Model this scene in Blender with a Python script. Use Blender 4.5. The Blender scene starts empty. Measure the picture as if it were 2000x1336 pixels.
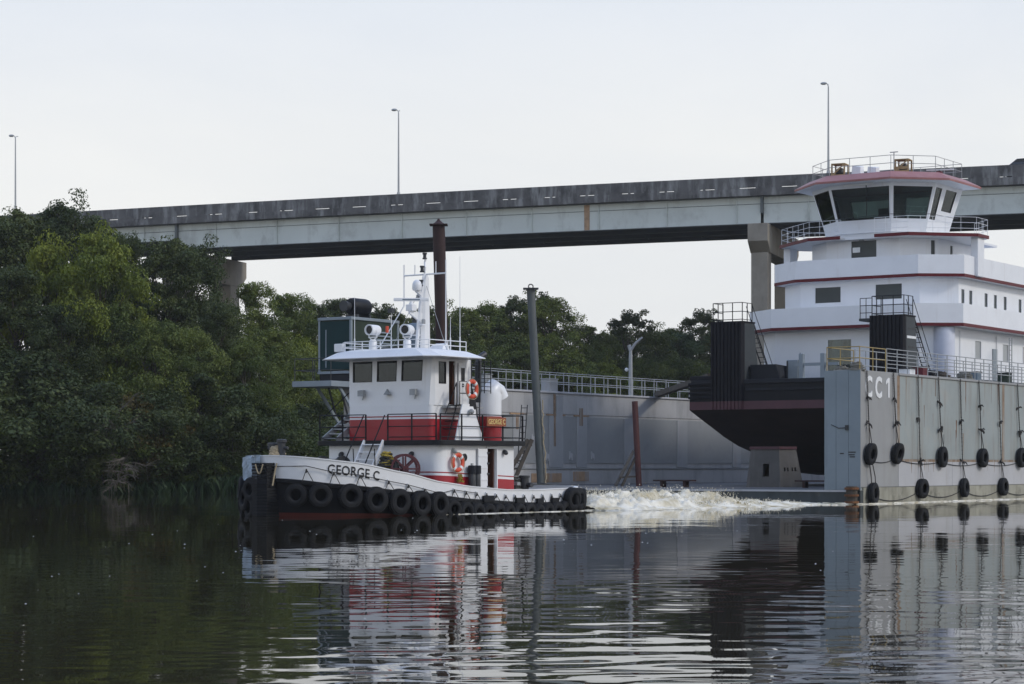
import bpy, bmesh, math, random
import numpy as np
from mathutils import Vector, Matrix
R = math.radians
random.seed(7)
S = bpy.context.scene
COL = S.collection

# ------------------------------------------------------------------ camera
CAMH, FPX, HORY = 1.8, 4250.0, 910.0           # eye height, focal length in px of the 2000 px photo, horizon row
cam = bpy.data.cameras.new('camera'); cam_o = bpy.data.objects.new('camera', cam); COL.objects.link(cam_o)
cam.sensor_width = 36.0; cam.lens = 36.0 * FPX / 2000.0
cam.shift_y = (HORY - 668.0) / 2000.0
cam.clip_start = 0.5; cam.clip_end = 3000
cam_o.location = (0, 0, CAMH); cam_o.rotation_euler = (R(90), 0, 0)
S.camera = cam_o

# ------------------------------------------------------------------ sky and sun
SUN_AZ = (0.955, -0.296); SUN_EL = 34
W = bpy.data.worlds.new('World'); S.world = W; W.use_nodes = True
nt = W.node_tree; nt.nodes.clear()
def N(tree, t, **kw):
    n = tree.nodes.new(t)
    for k, v in kw.items():
        if k in ('operation', 'blend_type', 'data_type', 'sky_type', 'noise_dimensions', 'interpolation', 'color_ramp', 'feature', 'vector_type', 'attribute_name', 'attribute_type', 'noise_type', 'clamp_factor'):
            setattr(n, k, v)
        else:
            n.inputs[int(k[1:]) if k[0] == 'i' and k[1:].isdigit() else k].default_value = v
    return n
sky = N(nt, 'ShaderNodeTexSky', sky_type='NISHITA')
sky.sun_disc = False; sky.sun_elevation = R(SUN_EL); sky.sun_rotation = math.atan2(SUN_AZ[0], SUN_AZ[1])
sky.air_density = 1.2; sky.dust_density = 3.0
tc = N(nt, 'ShaderNodeTexCoord')
mp = N(nt, 'ShaderNodeMapping'); mp.inputs['Scale'].default_value = (1.2, 1.2, 3.2)
nz = N(nt, 'ShaderNodeTexNoise', Scale=2.2, Detail=5.0, Roughness=0.55, Distortion=0.4)
rp = N(nt, 'ShaderNodeValToRGB')
rp.color_ramp.elements[0].position = 0.34; rp.color_ramp.elements[0].color = (0.70, 0.715, 0.735, 1)
rp.color_ramp.elements[1].position = 0.64; rp.color_ramp.elements[1].color = (0.785, 0.783, 0.772, 1)
sc = N(nt, 'ShaderNodeVectorMath', operation='SCALE'); sc.inputs['Scale'].default_value = 12.7
sx = N(nt, 'ShaderNodeSeparateXYZ'); el = N(nt, 'ShaderNodeValToRGB')          # hazy day: white toward the horizon, bluer and deeper overhead
for pos, c in ((0.0, (1.0, .995, .975)), (1.0, (.31, .47, .90)), (.15, (.975, .982, .985)), (.36, (.63, .765, 1.0))):
    e_ = el.color_ramp.elements[0] if pos == 0 else (el.color_ramp.elements[1] if pos == 1 else el.color_ramp.elements.new(pos)); e_.color = (*c, 1)
ml = N(nt, 'ShaderNodeVectorMath', operation='MULTIPLY')
mx = N(nt, 'ShaderNodeMix', data_type='RGBA'); mx.inputs[0].default_value = 0.93
bg = N(nt, 'ShaderNodeBackground', Strength=0.1); ow = N(nt, 'ShaderNodeOutputWorld')
L = nt.links.new
L(tc.outputs['Generated'], mp.inputs[0]); L(mp.outputs[0], nz.inputs['Vector']); L(nz.outputs[0], rp.inputs[0])
L(tc.outputs['Generated'], sx.inputs[0]); L(sx.outputs['Z'], el.inputs[0]); L(rp.outputs[0], ml.inputs[0]); L(el.outputs[0], ml.inputs[1]); L(ml.outputs[0], sc.inputs[0]); L(sky.outputs[0], mx.inputs[6]); L(sc.outputs[0], mx.inputs[7])
L(mx.outputs[2], bg.inputs[0]); L(bg.outputs[0], ow.inputs[0])
sl = bpy.data.lights.new('sun', 'SUN'); sl.energy = 1.4; sl.angle = R(10); sl.color = (1.0, 0.95, 0.87)
so = bpy.data.objects.new('sun', sl); COL.objects.link(so)
so.rotation_euler = Vector((SUN_AZ[0] * math.cos(R(SUN_EL)), SUN_AZ[1] * math.cos(R(SUN_EL)), math.sin(R(SUN_EL)))).to_track_quat('Z', 'Y').to_euler()
S.view_settings.view_transform = 'Standard'; S.view_settings.look = 'None'
S.view_settings.exposure = 0.0; S.view_settings.gamma = 1.0; S.view_settings.use_curve_mapping = False
S.cycles.use_denoising = True; S.cycles.max_bounces = 8; S.cycles.transparent_max_bounces = 16
S.cycles.sample_clamp_indirect = 6.0

# ------------------------------------------------------------------ helpers
def at(px, D):                                   # ground point seen in photo column px at distance D
    return Vector((D * (px - 1000) / FPX, D, 0))
def zat(py, D): return CAMH + D * (HORY - py) / FPX
def tag(o, label=None, cat=None, group=None, kind=None):
    if label: o['label'] = label
    if cat: o['category'] = cat
    if group: o['group'] = group
    if kind: o['kind'] = kind
    return o
def empty(name, loc=(0, 0, 0), rz=0.0, label=None, cat=None, group=None):
    o = bpy.data.objects.new(name, None); COL.objects.link(o); o.location = loc; o.rotation_euler = (0, 0, rz)
    o.empty_display_size = 0.3
    return tag(o, label, cat, group)
V = Vector
class MB:
    def __init__(s): s.v = []; s.f = []
    def add(s, vs, fs):
        b = len(s.v); s.v += [tuple(q) for q in vs]; s.f += [tuple(b + i for i in f) for f in fs]; return s
    def quad(s, a, b, c, d): return s.add([a, b, c, d], [(0, 1, 2, 3)])
    def box(s, x0, x1, y0, y1, z0, z1):
        return s.add([(x0,y0,z0),(x1,y0,z0),(x1,y1,z0),(x0,y1,z0),(x0,y0,z1),(x1,y0,z1),(x1,y1,z1),(x0,y1,z1)],
                     [(0,3,2,1),(4,5,6,7),(0,1,5,4),(1,2,6,5),(2,3,7,6),(3,0,4,7)])
    def hexa(s, b4, t4):                         # bottom ring (ccw from above), top ring
        return s.add(list(b4) + list(t4), [(3,2,1,0),(4,5,6,7),(0,1,5,4),(1,2,6,5),(2,3,7,6),(3,0,4,7)])
    def prism(s, poly, z0, z1, top=None):        # ccw polygon
        n = len(poly); t = top or poly
        s.add([(p[0], p[1], z0) for p in poly] + [(p[0], p[1], z1) for p in t],
              [tuple(range(n))[::-1], tuple(range(n, 2*n))] + [(i, (i+1) % n, n+(i+1) % n, n+i) for i in range(n)])
        return s
    def loft(s, rings, closed=True, cap=True):
        n = len(rings[0]); vs = [p for r in rings for p in r]; fs = []
        for k in range(len(rings)-1):
            for i in range(n if closed else n-1):
                j = (i+1) % n; fs.append((k*n+i, k*n+j, (k+1)*n+j, (k+1)*n+i))
        if cap and closed: fs += [tuple(range(n))[::-1], tuple(range((len(rings)-1)*n, len(rings)*n))]
        return s.add(vs, fs)
    def cyl(s, p0, p1, r0, r1=None, n=8, cap=True):
        r1 = r0 if r1 is None else r1; p0 = V(p0); p1 = V(p1); d = (p1-p0)
        if d.length < 1e-6: return s
        d.normalize(); a = d.orthogonal().normalized(); b = d.cross(a)
        ring = lambda p, r: [p + a*(r*math.cos(2*math.pi*i/n)) + b*(r*math.sin(2*math.pi*i/n)) for i in range(n)]
        return s.loft([ring(p0, r0), ring(p1, r1)], cap=cap)
    def tube(s, pts, r, n=6):
        pts = [V(p) for p in pts]; rings = []; up = None
        for i, p in enumerate(pts):
            d = (pts[min(i+1, len(pts)-1)] - pts[max(i-1, 0)]).normalized()
            a = d.orthogonal().normalized() if up is None else (up - d*up.dot(d)).normalized()
            up = a; b = d.cross(a); rr = r[i] if isinstance(r, (list, tuple)) else r
            rings.append([p + a*(rr*math.cos(2*math.pi*k/n)) + b*(rr*math.sin(2*math.pi*k/n)) for k in range(n)])
        return s.loft(rings)
    def bar(s, p0, p1, w, h, up=(0, 0, 1)):
        p0 = V(p0); p1 = V(p1); d = (p1-p0).normalized(); u = V(up)
        if abs(d.dot(u)) > .98: u = V((1, 0, 0))
        a = d.cross(u).normalized(); b = a.cross(d).normalized(); a *= w/2; b *= h/2
        rg = lambda p: [p-a-b, p+a-b, p+a+b, p-a+b]
        return s.loft([rg(p0), rg(p1)])
    def lathe(s, prof, n=24, m=None, closed=False):   # profile (r, h) about local z, m a Matrix
        m = m or Matrix(); rings = []
        for r, h in prof:
            rings.append([m @ V((r*math.cos(2*math.pi*i/n), r*math.sin(2*math.pi*i/n), h)) for i in range(n)])
        if closed: rings.append(rings[0])
        return s.loft(rings, cap=not closed)
    def ball(s, c, r, n=10, sq=(1, 1, 1)):
        pr = [(max(1e-3, math.sin(math.pi*i/n)), -math.cos(math.pi*i/n)) for i in range(n+1)]
        return s.lathe([(a*r, b*r) for a, b in pr], n*2, Matrix.Translation(c) @ Matrix.Diagonal((*sq, 1)))
    def mirror_y(s):
        n = len(s.v); s.v += [(x, -y, z) for x, y, z in s.v]; s.f += [tuple(n+i for i in f)[::-1] for f in s.f]; return s
    def mesh(s, name, mat, smooth=False, fix=True):
        me = bpy.data.meshes.new(name); me.from_pydata(s.v, [], s.f)
        if fix:
            bm = bmesh.new(); bm.from_mesh(me); bmesh.ops.recalc_face_normals(bm, faces=bm.faces); bm.to_mesh(me); bm.free()
        if mat: me.materials.append(mat)
        if smooth:
            me.polygons.foreach_set('use_smooth', [True]*len(me.polygons)); me.set_sharp_from_angle(angle=R(35))
        return me
    def build(s, name, mat, parent=None, smooth=False, bevel=0.0, fix=True):
        o = bpy.data.objects.new(name, s.mesh(name, mat, smooth, fix)); COL.objects.link(o)
        if parent: o.parent = parent
        if bevel:
            m = o.modifiers.new('bevel', 'BEVEL'); m.width = bevel; m.segments = 2; m.limit_method = 'ANGLE'
        return o
def copy_tree(o, parent=None):
    c = o.copy(); COL.objects.link(c); c.parent = parent
    for ch in o.children: copy_tree(ch, c)
    return c
def rail(path, h, hts, step, r=0.02, rp=None, n=6, closed=False):     # posts and rails along a base path
    m = MB(); rp = rp or r; pts = [V(p) for p in path]
    if closed: pts.append(pts[0])
    for a, b in zip(pts[:-1], pts[1:]):
        k = max(1, round((b-a).length/step))
        for i in range(k + (1 if b is pts[-1] and not closed else 0)):
            p = a.lerp(b, i/k); m.cyl(p, p+V((0, 0, h)), rp, n=n)
        for z in hts: m.cyl(a+V((0, 0, z)), b+V((0, 0, z)), r, n=n)
    return m
def bil(Q, u, v):
    A, B, C, D = Q; return (A*(1-u)+B*u)*(1-v) + (D*(1-u)+C*u)*v
def wall(m, Q, ops, t):
    Q = [V(q) for q in Q]; n = (Q[1]-Q[0]).cross(Q[3]-Q[0]).normalized()*t
    us = sorted({0, 1} | {o[0] for o in ops} | {o[1] for o in ops}); vs = sorted({0, 1} | {o[2] for o in ops} | {o[3] for o in ops})
    P = lambda u, v, k=0: bil(Q, u, v) - n*k
    hole = lambda u, v: any(o[0] < u < o[1] and o[2] < v < o[3] for o in ops)
    for u0, u1 in zip(us[:-1], us[1:]):
        for v0, v1 in zip(vs[:-1], vs[1:]):
            if hole((u0+u1)/2, (v0+v1)/2): continue
            m.quad(P(u0,v0), P(u1,v0), P(u1,v1), P(u0,v1)); m.quad(P(u0,v0,1), P(u0,v1,1), P(u1,v1,1), P(u1,v0,1))
    for u0, u1, v0, v1 in ops:
        c = [(u0,v0),(u1,v0),(u1,v1),(u0,v1)]
        for i in range(4):
            a, b = c[i], c[(i+1) % 4]; m.quad(P(*a), P(*a,1), P(*b,1), P(*b))
    c = [(0,0),(1,0),(1,1),(0,1)]
    for i in range(4):
        a, b = c[i], c[(i+1) % 4]; m.quad(P(*a), P(*b), P(*b,1), P(*a,1))
    return m
def window(Q, op, parent, glass, frame=None, fw=0.05, deep=0.06, name='window_pane', fd=0.02):
    Q = [V(q) for q in Q]; n = (Q[1]-Q[0]).cross(Q[3]-Q[0]).normalized()
    u0, u1, v0, v1 = op; c = [bil(Q, u0, v0), bil(Q, u1, v0), bil(Q, u1, v1), bil(Q, u0, v1)]
    m = MB(); m.hexa([p - n*deep for p in c], [p - n*(deep-.012) for p in c]); o = m.build(name, glass, parent)
    if frame:
        cen = sum(c, V())/4; f = MB()
        for i in range(4):
            a, b = c[i], c[(i+1) % 4]
            ai = a + (cen-a).normalized()*fw*1.4; bi = b + (cen-b).normalized()*fw*1.4
            f.hexa([a-n*.03, b-n*.03, bi-n*.03, ai-n*.03], [a+n*fd, b+n*fd, bi+n*fd, ai+n*fd])
        f.build('window_frame', frame, o)
    return o
def text_mesh(txt, size, depth=0.01, spacing=1.0, bold=0.0):
    cu = bpy.data.curves.new('t', 'FONT'); cu.body = txt; cu.size = size; cu.extrude = depth; cu.space_character = spacing; cu.offset = bold
    cu.resolution_u = 3
    o = bpy.data.objects.new('t', cu); COL.objects.link(o)
    dg = bpy.context.evaluated_depsgraph_get(); me = bpy.data.meshes.new_from_object(o.evaluated_get(dg))
    vs = [v.co.copy() for v in me.vertices]; fs = [tuple(p.vertices) for p in me.polygons]
    bpy.data.objects.remove(o); bpy.data.curves.remove(cu); bpy.data.meshes.remove(me)
    return vs, fs

# ------------------------------------------------------------------ materials
def mat(name, col, rough=0.6, var=0.15, vscale=1.2, streak=None, dirt=None, bump=0.0, bscale=20, metal=0.0, spec=0.5, coat=0.0):
    """paint or stone: base colour, soft mottling, optional vertical streaks (col, amount, threshold) and blotches of dirt (col, amount, scale, threshold)"""
    m = bpy.data.materials.new(name); m.use_nodes = True; t = m.node_tree; b = t.nodes['Principled BSDF']; l = t.links.new
    b.inputs['Roughness'].default_value = rough; b.inputs['Metallic'].default_value = metal
    b.inputs['Specular IOR Level'].default_value = spec; b.inputs['Coat Weight'].default_value = coat
    tc = N(t, 'ShaderNodeTexCoord'); cur = None
    nz = N(t, 'ShaderNodeTexNoise', Scale=vscale, Detail=6.0, Roughness=0.6); l(tc.outputs['Object'], nz.inputs['Vector'])
    mr = N(t, 'ShaderNodeMapRange'); mr.inputs[1].default_value = .3; mr.inputs[2].default_value = .7; mr.inputs[3].default_value = 1-var; mr.inputs[4].default_value = 1+var*.6
    l(nz.outputs[0], mr.inputs[0])
    hs = N(t, 'ShaderNodeVectorMath', operation='SCALE'); hs.inputs[0].default_value = col; l(mr.outputs[0], hs.inputs['Scale']); cur = hs.outputs[0]
    def layer(cur, colr, amt, scale3, thr, det=5.0):
        mp = N(t, 'ShaderNodeMapping'); mp.inputs['Scale'].default_value = scale3; l(tc.outputs['Object'], mp.inputs[0])
        n = N(t, 'ShaderNodeTexNoise', Scale=1.0, Detail=det, Roughness=0.65); l(mp.outputs[0], n.inputs['Vector'])
        r = N(t, 'ShaderNodeMapRange'); r.inputs[1].default_value = thr; r.inputs[2].default_value = thr+.2; r.inputs[3].default_value = 0; r.inputs[4].default_value = amt
        l(n.outputs[0], r.inputs[0]); x = N(t, 'ShaderNodeMix', data_type='RGBA'); l(r.outputs[0], x.inputs[0]); l(cur, x.inputs[6]); x.inputs[7].default_value = (*colr, 1)
        return x.outputs[2]
    if dirt: cur = layer(cur, dirt[0], dirt[1], (dirt[2],)*3, dirt[3])
    if streak: cur = layer(cur, streak[0], streak[1], (streak[3] if len(streak) > 3 else 3.0,)*2 + (0.22,), streak[2])
    l(cur, b.inputs['Base Color'])
    if bump:
        n = N(t, 'ShaderNodeTexNoise', Scale=bscale, Detail=4.0); l(tc.outputs['Object'], n.inputs['Vector'])
        bp = N(t, 'ShaderNodeBump', Strength=bump, Distance=0.02); l(n.outputs[0], bp.inputs['Height']); l(bp.outputs[0], b.inputs['Normal'])
    return m
def glass_mat(name, tint, gloss=0.3, trans=0.55):
    m = bpy.data.materials.new(name); m.use_nodes = True; t = m.node_tree; t.nodes.clear(); l = t.links.new
    o = N(t, 'ShaderNodeOutputMaterial'); tr = N(t, 'ShaderNodeBsdfTransparent'); tr.inputs[0].default_value = (*tint, 1)
    gl = N(t, 'ShaderNodeBsdfGlossy', Roughness=0.03); gl.inputs[0].default_value = (.8, .85, .85, 1)
    fr = N(t, 'ShaderNodeFresnel', IOR=1.5); ad = N(t, 'ShaderNodeMath', operation='ADD'); ad.inputs[1].default_value = gloss; l(fr.outputs[0], ad.inputs[0])
    x = N(t, 'ShaderNodeMixShader'); l(ad.outputs[0], x.inputs[0]); l(tr.outputs[0], x.inputs[1]); l(gl.outputs[0], x.inputs[2]); l(x.outputs[0], o.inputs[0])
    return m
RUST = (.16, .065, .025); GRIME = (.10, .095, .08)
M = {}
M['white'] = mat('white_paint', (.80, .80, .80), .35, .05, .8, streak=((.50, .45, .38), .35, .60), dirt=((.55, .53, .48), .3, 1.6, .58))
M['white_boat'] = mat('white_boat_paint', (.80, .81, .83), .38, .05, .6, streak=((.52, .47, .43), .4, .60, 2.4), dirt=((.6, .6, .62), .3, .7, .55))
M['red'] = mat('red_paint', (.36, .012, .022), .35, .12, .9, dirt=((.22, .02, .02), .5, 1.4, .55))
M['trim_red'] = mat('trim_red_paint', (.115, .008, .014), .5, .1, spec=.3)
M['visor'] = mat('faded_red_primer', (.37, .16, .15), .5, .12, .7, dirt=((.48, .28, .25), .5, .9, .52))
M['black'] = mat('black_paint', (.008, .009, .012), .5, .25, 2.0, dirt=((.03, .03, .03), .3, 2.5, .6), spec=.25)
M['black_hull'] = mat('black_hull_paint', (.008, .009, .012), .55, .25, 1.0, streak=((.035, .03, .028), .35, .58), spec=.2)
M['rubber'] = mat('tyre_rubber', (.0115, .012, .014), .75, .3, 3.0, dirt=((.036, .035, .032), .35, 4.0, .56), bump=.5, bscale=30, spec=.25)
M['rope_dark'] = mat('dark_rope', (.03, .028, .026), .9, .3, 8)
M['chain'] = mat('rusty_chain', (.055, .05, .045), .8, .4, 8, dirt=(RUST, .4, 5, .55))
M['rope_tan'] = mat('tan_rope', (.42, .34, .22), .9, .25, 12, bump=.6, bscale=60)
M['rope_yellow'] = mat('yellow_black_rope', (.34, .25, .03), .9, .3, 12, dirt=((.012, .012, .012), .97, 17.0, .47))
M['boot_red'] = mat('boot_red', (.11, .022, .018), .6, .25, 1.5)
M['deck'] = mat('deck_grey', (.10, .097, .094), .8, .3, 1.2, dirt=(RUST, .3, 1.3, .58))
M['steel'] = mat('galvanised_steel', (.34, .35, .35), .5, .2, 2.0, dirt=(RUST, .35, 3.0, .6))
M['rail_yellow'] = mat('yellow_rail_paint', (.36, .26, .09), .5, .2, 2.0, dirt=(RUST, .4, 3.0, .58))
M['orange'] = mat('lifebuoy_orange', (.62, .075, .03), .55, .12, 3)
M['brown_wood'] = mat('brown_varnish', (.10, .035, .018), .5, .3, 3)
M['dark_metal'] = mat('dark_metal', (.035, .037, .04), .5, .3, 3)
M['interior'] = mat('interior_panel', (.07, .045, .03), .7, .3, 2)
M['dock_end'] = mat('dock_blue_grey', (.225, .268, .295), .6, .12, .5, streak=((.13, .16, .18), .45, .56, 1.5), dirt=((.12, .13, .14), .4, 1.3, .6))
M['dock_plate'] = mat('dock_plate', (.31, .34, .33), .6, .12, .45, streak=((.22, .19, .15), .6, .50, 1.6), dirt=((.40, .37, .32), .5, .8, .53), bump=.35, bscale=1.1)
M['dock_plate2'] = mat('dock_plate_near', (.31, .31, .305), .6, .10, .5, streak=((.27, .26, .24), .5, .52, 1.8), dirt=((.24, .22, .19), .35, 1.7, .6))
M['dock_low'] = mat('dock_low_band', (.47, .465, .47), .6, .1, .5, streak=((.27, .22, .17), .5, .57, 1.5), dirt=((.22, .2, .18), .5, 2.0, .6))
M['dock_water'] = mat('dock_waterline', (.33, .315, .25), .7, .25, .8, streak=((.13, .12, .08), .6, .5, 1.2), dirt=((.09, .085, .06), .8, 1.3, .52), bump=.3)
M['dock_front'] = mat('dock_pontoon_front', (.055, .065, .066), .7, .35, .5, streak=((.02, .022, .022), .6, .5, 1.0), dirt=((.17, .15, .12), .5, 1.2, .6))
M['dock_left'] = mat('dock_left_plate', (.44, .43, .42), .65, .10, .3, streak=((.22, .215, .21), .6, .5, .7), dirt=((.36, .34, .31), .4, .5, .55))
M['dock_dark'] = mat('dock_left_dark_panel', (.30, .305, .30), .65, .16, .3, streak=((.27, .27, .26), .5, .52, .6), dirt=((.15, .155, .16), .5, .6, .52))
M['dock_strip'] = mat('dock_left_light_strip', (.36, .36, .36), .65, .14, .5, streak=((.33, .22, .12), .5, .6, 1.0))
M['rust'] = mat('rust', RUST, .85, .4, 3.0, dirt=((.30, .15, .06), .6, 5.0, .5), bump=.4)
M['rust_stain'] = mat('rust_stained_seam', (.27, .18, .11), .8, .4, 2.0, streak=((.34, .33, .30), .9, .44, 4.0), dirt=(RUST, .8, 3.5, .5))
M['ochre'] = mat('ochre_primer', (.42, .27, .16), .7, .3, 2.0, streak=((.33, .33, .33), .8, .5, 1.8))
M['pile_brown'] = mat('brown_pile', (.034, .012, .010), .75, .35, 1.0, streak=((.06, .028, .018), .5, .52, 3.0), bump=.3)
M['pile_grey'] = mat('grey_pile', (.085, .096, .095), .6, .2, .8, streak=((.22, .2, .16), .4, .55, 4.0), dirt=((.2, .17, .13), .4, 2.0, .6))
M['pile_red'] = mat('red_post', (.085, .026, .024), .7, .3, 1.5)
M['wood_old'] = mat('weathered_timber', (.085, .07, .055), .9, .35, 3.0, bump=.5, bscale=25)
M['block'] = mat('docking_block_grey', (.105, .097, .088), .85, .2, 1.0, streak=((.20, .185, .17), .5, .52, 2.0), dirt=((.10, .085, .075), .5, 1.3, .56))
M['concrete'] = mat('pier_concrete', (.30, .27, .225), .9, .2, .35, streak=((.14, .125, .10), .6, .52, .6), bump=.2)
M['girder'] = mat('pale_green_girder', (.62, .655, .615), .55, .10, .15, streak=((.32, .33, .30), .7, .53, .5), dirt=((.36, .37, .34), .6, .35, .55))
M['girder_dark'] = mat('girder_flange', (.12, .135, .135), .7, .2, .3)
M['parapet'] = mat('parapet_concrete', (.135, .13, .127), .9, .4, .4, streak=((.33, .33, .32), .9, .48, 1.1), dirt=((.04, .038, .038), .8, .5, .48))
M['asphalt'] = mat('road_surface', (.06, .06, .06), .9, .2, 1)
M['lamp_steel'] = mat('lamp_steel', (.42, .43, .43), .45, .1, 1)
M['teal'] = mat('teal_genset_paint', (.008, .034, .036), .6, .15, .8, spec=.2)
M['olive'] = mat('weathered_green_paint', (.035, .05, .036), .7, .2, .8, spec=.2)
M['pale_steel'] = mat('pale_steel_frame', (.24, .28, .31), .5, .15, 1)
M['tank_blue'] = mat('blue_grey_tank', (.13, .175, .22), .5, .15, 1.2)
M['hull_brown'] = mat('brown_antifouling', (.05, .028, .021), .75, .3, .5, dirt=((.03, .02, .017), .6, .6, .5))
M['knee'] = mat('black_knee_rubber', (.008, .008, .012), .6, .2, 1.0, streak=((.025, .023, .026), .4, .55, 2.0), spec=.2)
M['knee_side'] = mat('knee_side_plate', (.055, .062, .066), .6, .15, 1.0, spec=.3)
M['plum'] = mat('plum_primer', (.085, .03, .038), .6, .2, .8)
M['boat_deck'] = mat('boat_deck_paint', (.012, .014, .02), .55, .2, .6, spec=.25)
M['crate'] = mat('crate_wood', (.36, .25, .12), .8, .25, 3)
M['curtain'] = mat('dark_window_blind', (.036, .046, .048), .3, .12, 1.5, spec=.4)
M['blind_pale'] = mat('pale_window_blind', (.32, .34, .35), .3, .1, 1)
M['sign_board'] = mat('sign_board_brown', (.30, .085, .03), .5, .2, 3)
M['gold'] = mat('gold_letter', (.80, .62, .25), .5, .05)
M['letter'] = mat('letter_black', (.012, .012, .014), .5, .05)
M['letter_white'] = mat('letter_white', (.78, .78, .77), .6, .1, 2)
M['reel_red'] = mat('reel_dark_red', (.085, .014, .02), .5, .2, 3)
M['grey_rope'] = mat('grey_hawser', (.22, .21, .18), .9, .3, 10, bump=.6, bscale=50)
M['lens'] = mat('lamp_lens', (.015, .017, .022), .25, .1, 2, spec=.3)
M['tarp'] = mat('pale_blue_tarp', (.33, .40, .46), .6, .3, 2.5, dirt=((.09, .11, .13), .6, 3.0, .52))
M['glass_boat'] = glass_mat('boat_glass', (.60, .66, .64), .04)
M['glass_tug'] = glass_mat('tug_glass', (.20, .20, .20), .01)
M['shaded_white'] = mat('shaded_white_paint', (.60, .62, .70), .5, .1, 1)  # white paint with the bluish shade of a recess mixed into its colour
M['earth'] = mat('bank_earth', (.045, .038, .026), .95, .3, .3)
M['bark'] = mat('tree_bark', (.075, .06, .045), .95, .35, 2.0)
M['dead_wood'] = mat('dead_wood', (.16, .14, .115), .9, .25, 2)
M['skin'] = mat('car_paint', (.02, .024, .03), .25, .1, 1, spec=.7)

# ------------------------------------------------------------------ water
def water_mat():
    m = bpy.data.materials.new('river_water'); m.use_nodes = True; t = m.node_tree; b = t.nodes['Principled BSDF']; l = t.links.new
    b.inputs['Base Color'].default_value = (.028, .023, .012, 1); b.inputs['Roughness'].default_value = 0.02; b.inputs['IOR'].default_value = 1.33
    g = N(t, 'ShaderNodeNewGeometry')
    big = N(t, 'ShaderNodeTexNoise', Scale=0.045, Detail=2.0); l(g.outputs['Position'], big.inputs['Vector'])
    cal = N(t, 'ShaderNodeMapRange'); cal.inputs[1].default_value = .36; cal.inputs[2].default_value = .66; cal.inputs[3].default_value = .3; cal.inputs[4].default_value = 1.2
    l(big.outputs[0], cal.inputs[0]); acc = None
    for scl, amp, dt, rot in (((.16, .42, 1), .018, 2.0, 4), ((.55, 1.5, 1), .034, 2.0, -6), ((1.9, 4.6, 1), .024, 1.0, 9)):
        mp = N(t, 'ShaderNodeMapping'); mp.inputs['Scale'].default_value = scl; mp.inputs['Rotation'].default_value = (0, 0, R(rot)); l(g.outputs['Position'], mp.inputs[0])
        n = N(t, 'ShaderNodeTexNoise', Scale=1.0, Detail=dt, Roughness=.5); l(mp.outputs[0], n.inputs['Vector'])
        su = N(t, 'ShaderNodeVectorMath', operation='SUBTRACT'); l(n.outputs['Color'], su.inputs[0]); su.inputs[1].default_value = (.5, .5, .5)
        s_ = N(t, 'ShaderNodeVectorMath', operation='SCALE'); l(su.outputs[0], s_.inputs[0]); s_.inputs['Scale'].default_value = amp
        if acc is None: acc = s_.outputs[0]
        else:
            a = N(t, 'ShaderNodeVectorMath', operation='ADD'); l(acc, a.inputs[0]); l(s_.outputs[0], a.inputs[1]); acc = a.outputs[0]
    sp = N(t, 'ShaderNodeSeparateXYZ'); l(g.outputs['Position'], sp.inputs[0]); wy = N(t, 'ShaderNodeMapRange')      # a light breeze ruffles the open river more than the lee of the hulls
    wy.inputs[1].default_value = 20; wy.inputs[2].default_value = 62; wy.inputs[3].default_value = 1.0; wy.inputs[4].default_value = .6; l(sp.outputs['Y'], wy.inputs[0])
    mm = N(t, 'ShaderNodeMath', operation='MULTIPLY'); l(cal.outputs[0], mm.inputs[0]); l(wy.outputs[0], mm.inputs[1])
    k = N(t, 'ShaderNodeVectorMath', operation='SCALE'); l(acc, k.inputs[0]); l(mm.outputs[0], k.inputs['Scale'])
    ml = N(t, 'ShaderNodeVectorMath', operation='MULTIPLY'); l(k.outputs[0], ml.inputs[0]); ml.inputs[1].default_value = (1, 1, 0)
    ad = N(t, 'ShaderNodeVectorMath', operation='ADD'); l(ml.outputs[0], ad.inputs[0]); l(g.outputs['Normal'], ad.inputs[1])
    nm = N(t, 'ShaderNodeVectorMath', operation='NORMALIZE'); l(ad.outputs[0], nm.inputs[0]); l(nm.outputs[0], b.inputs['Normal'])
    return m
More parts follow.
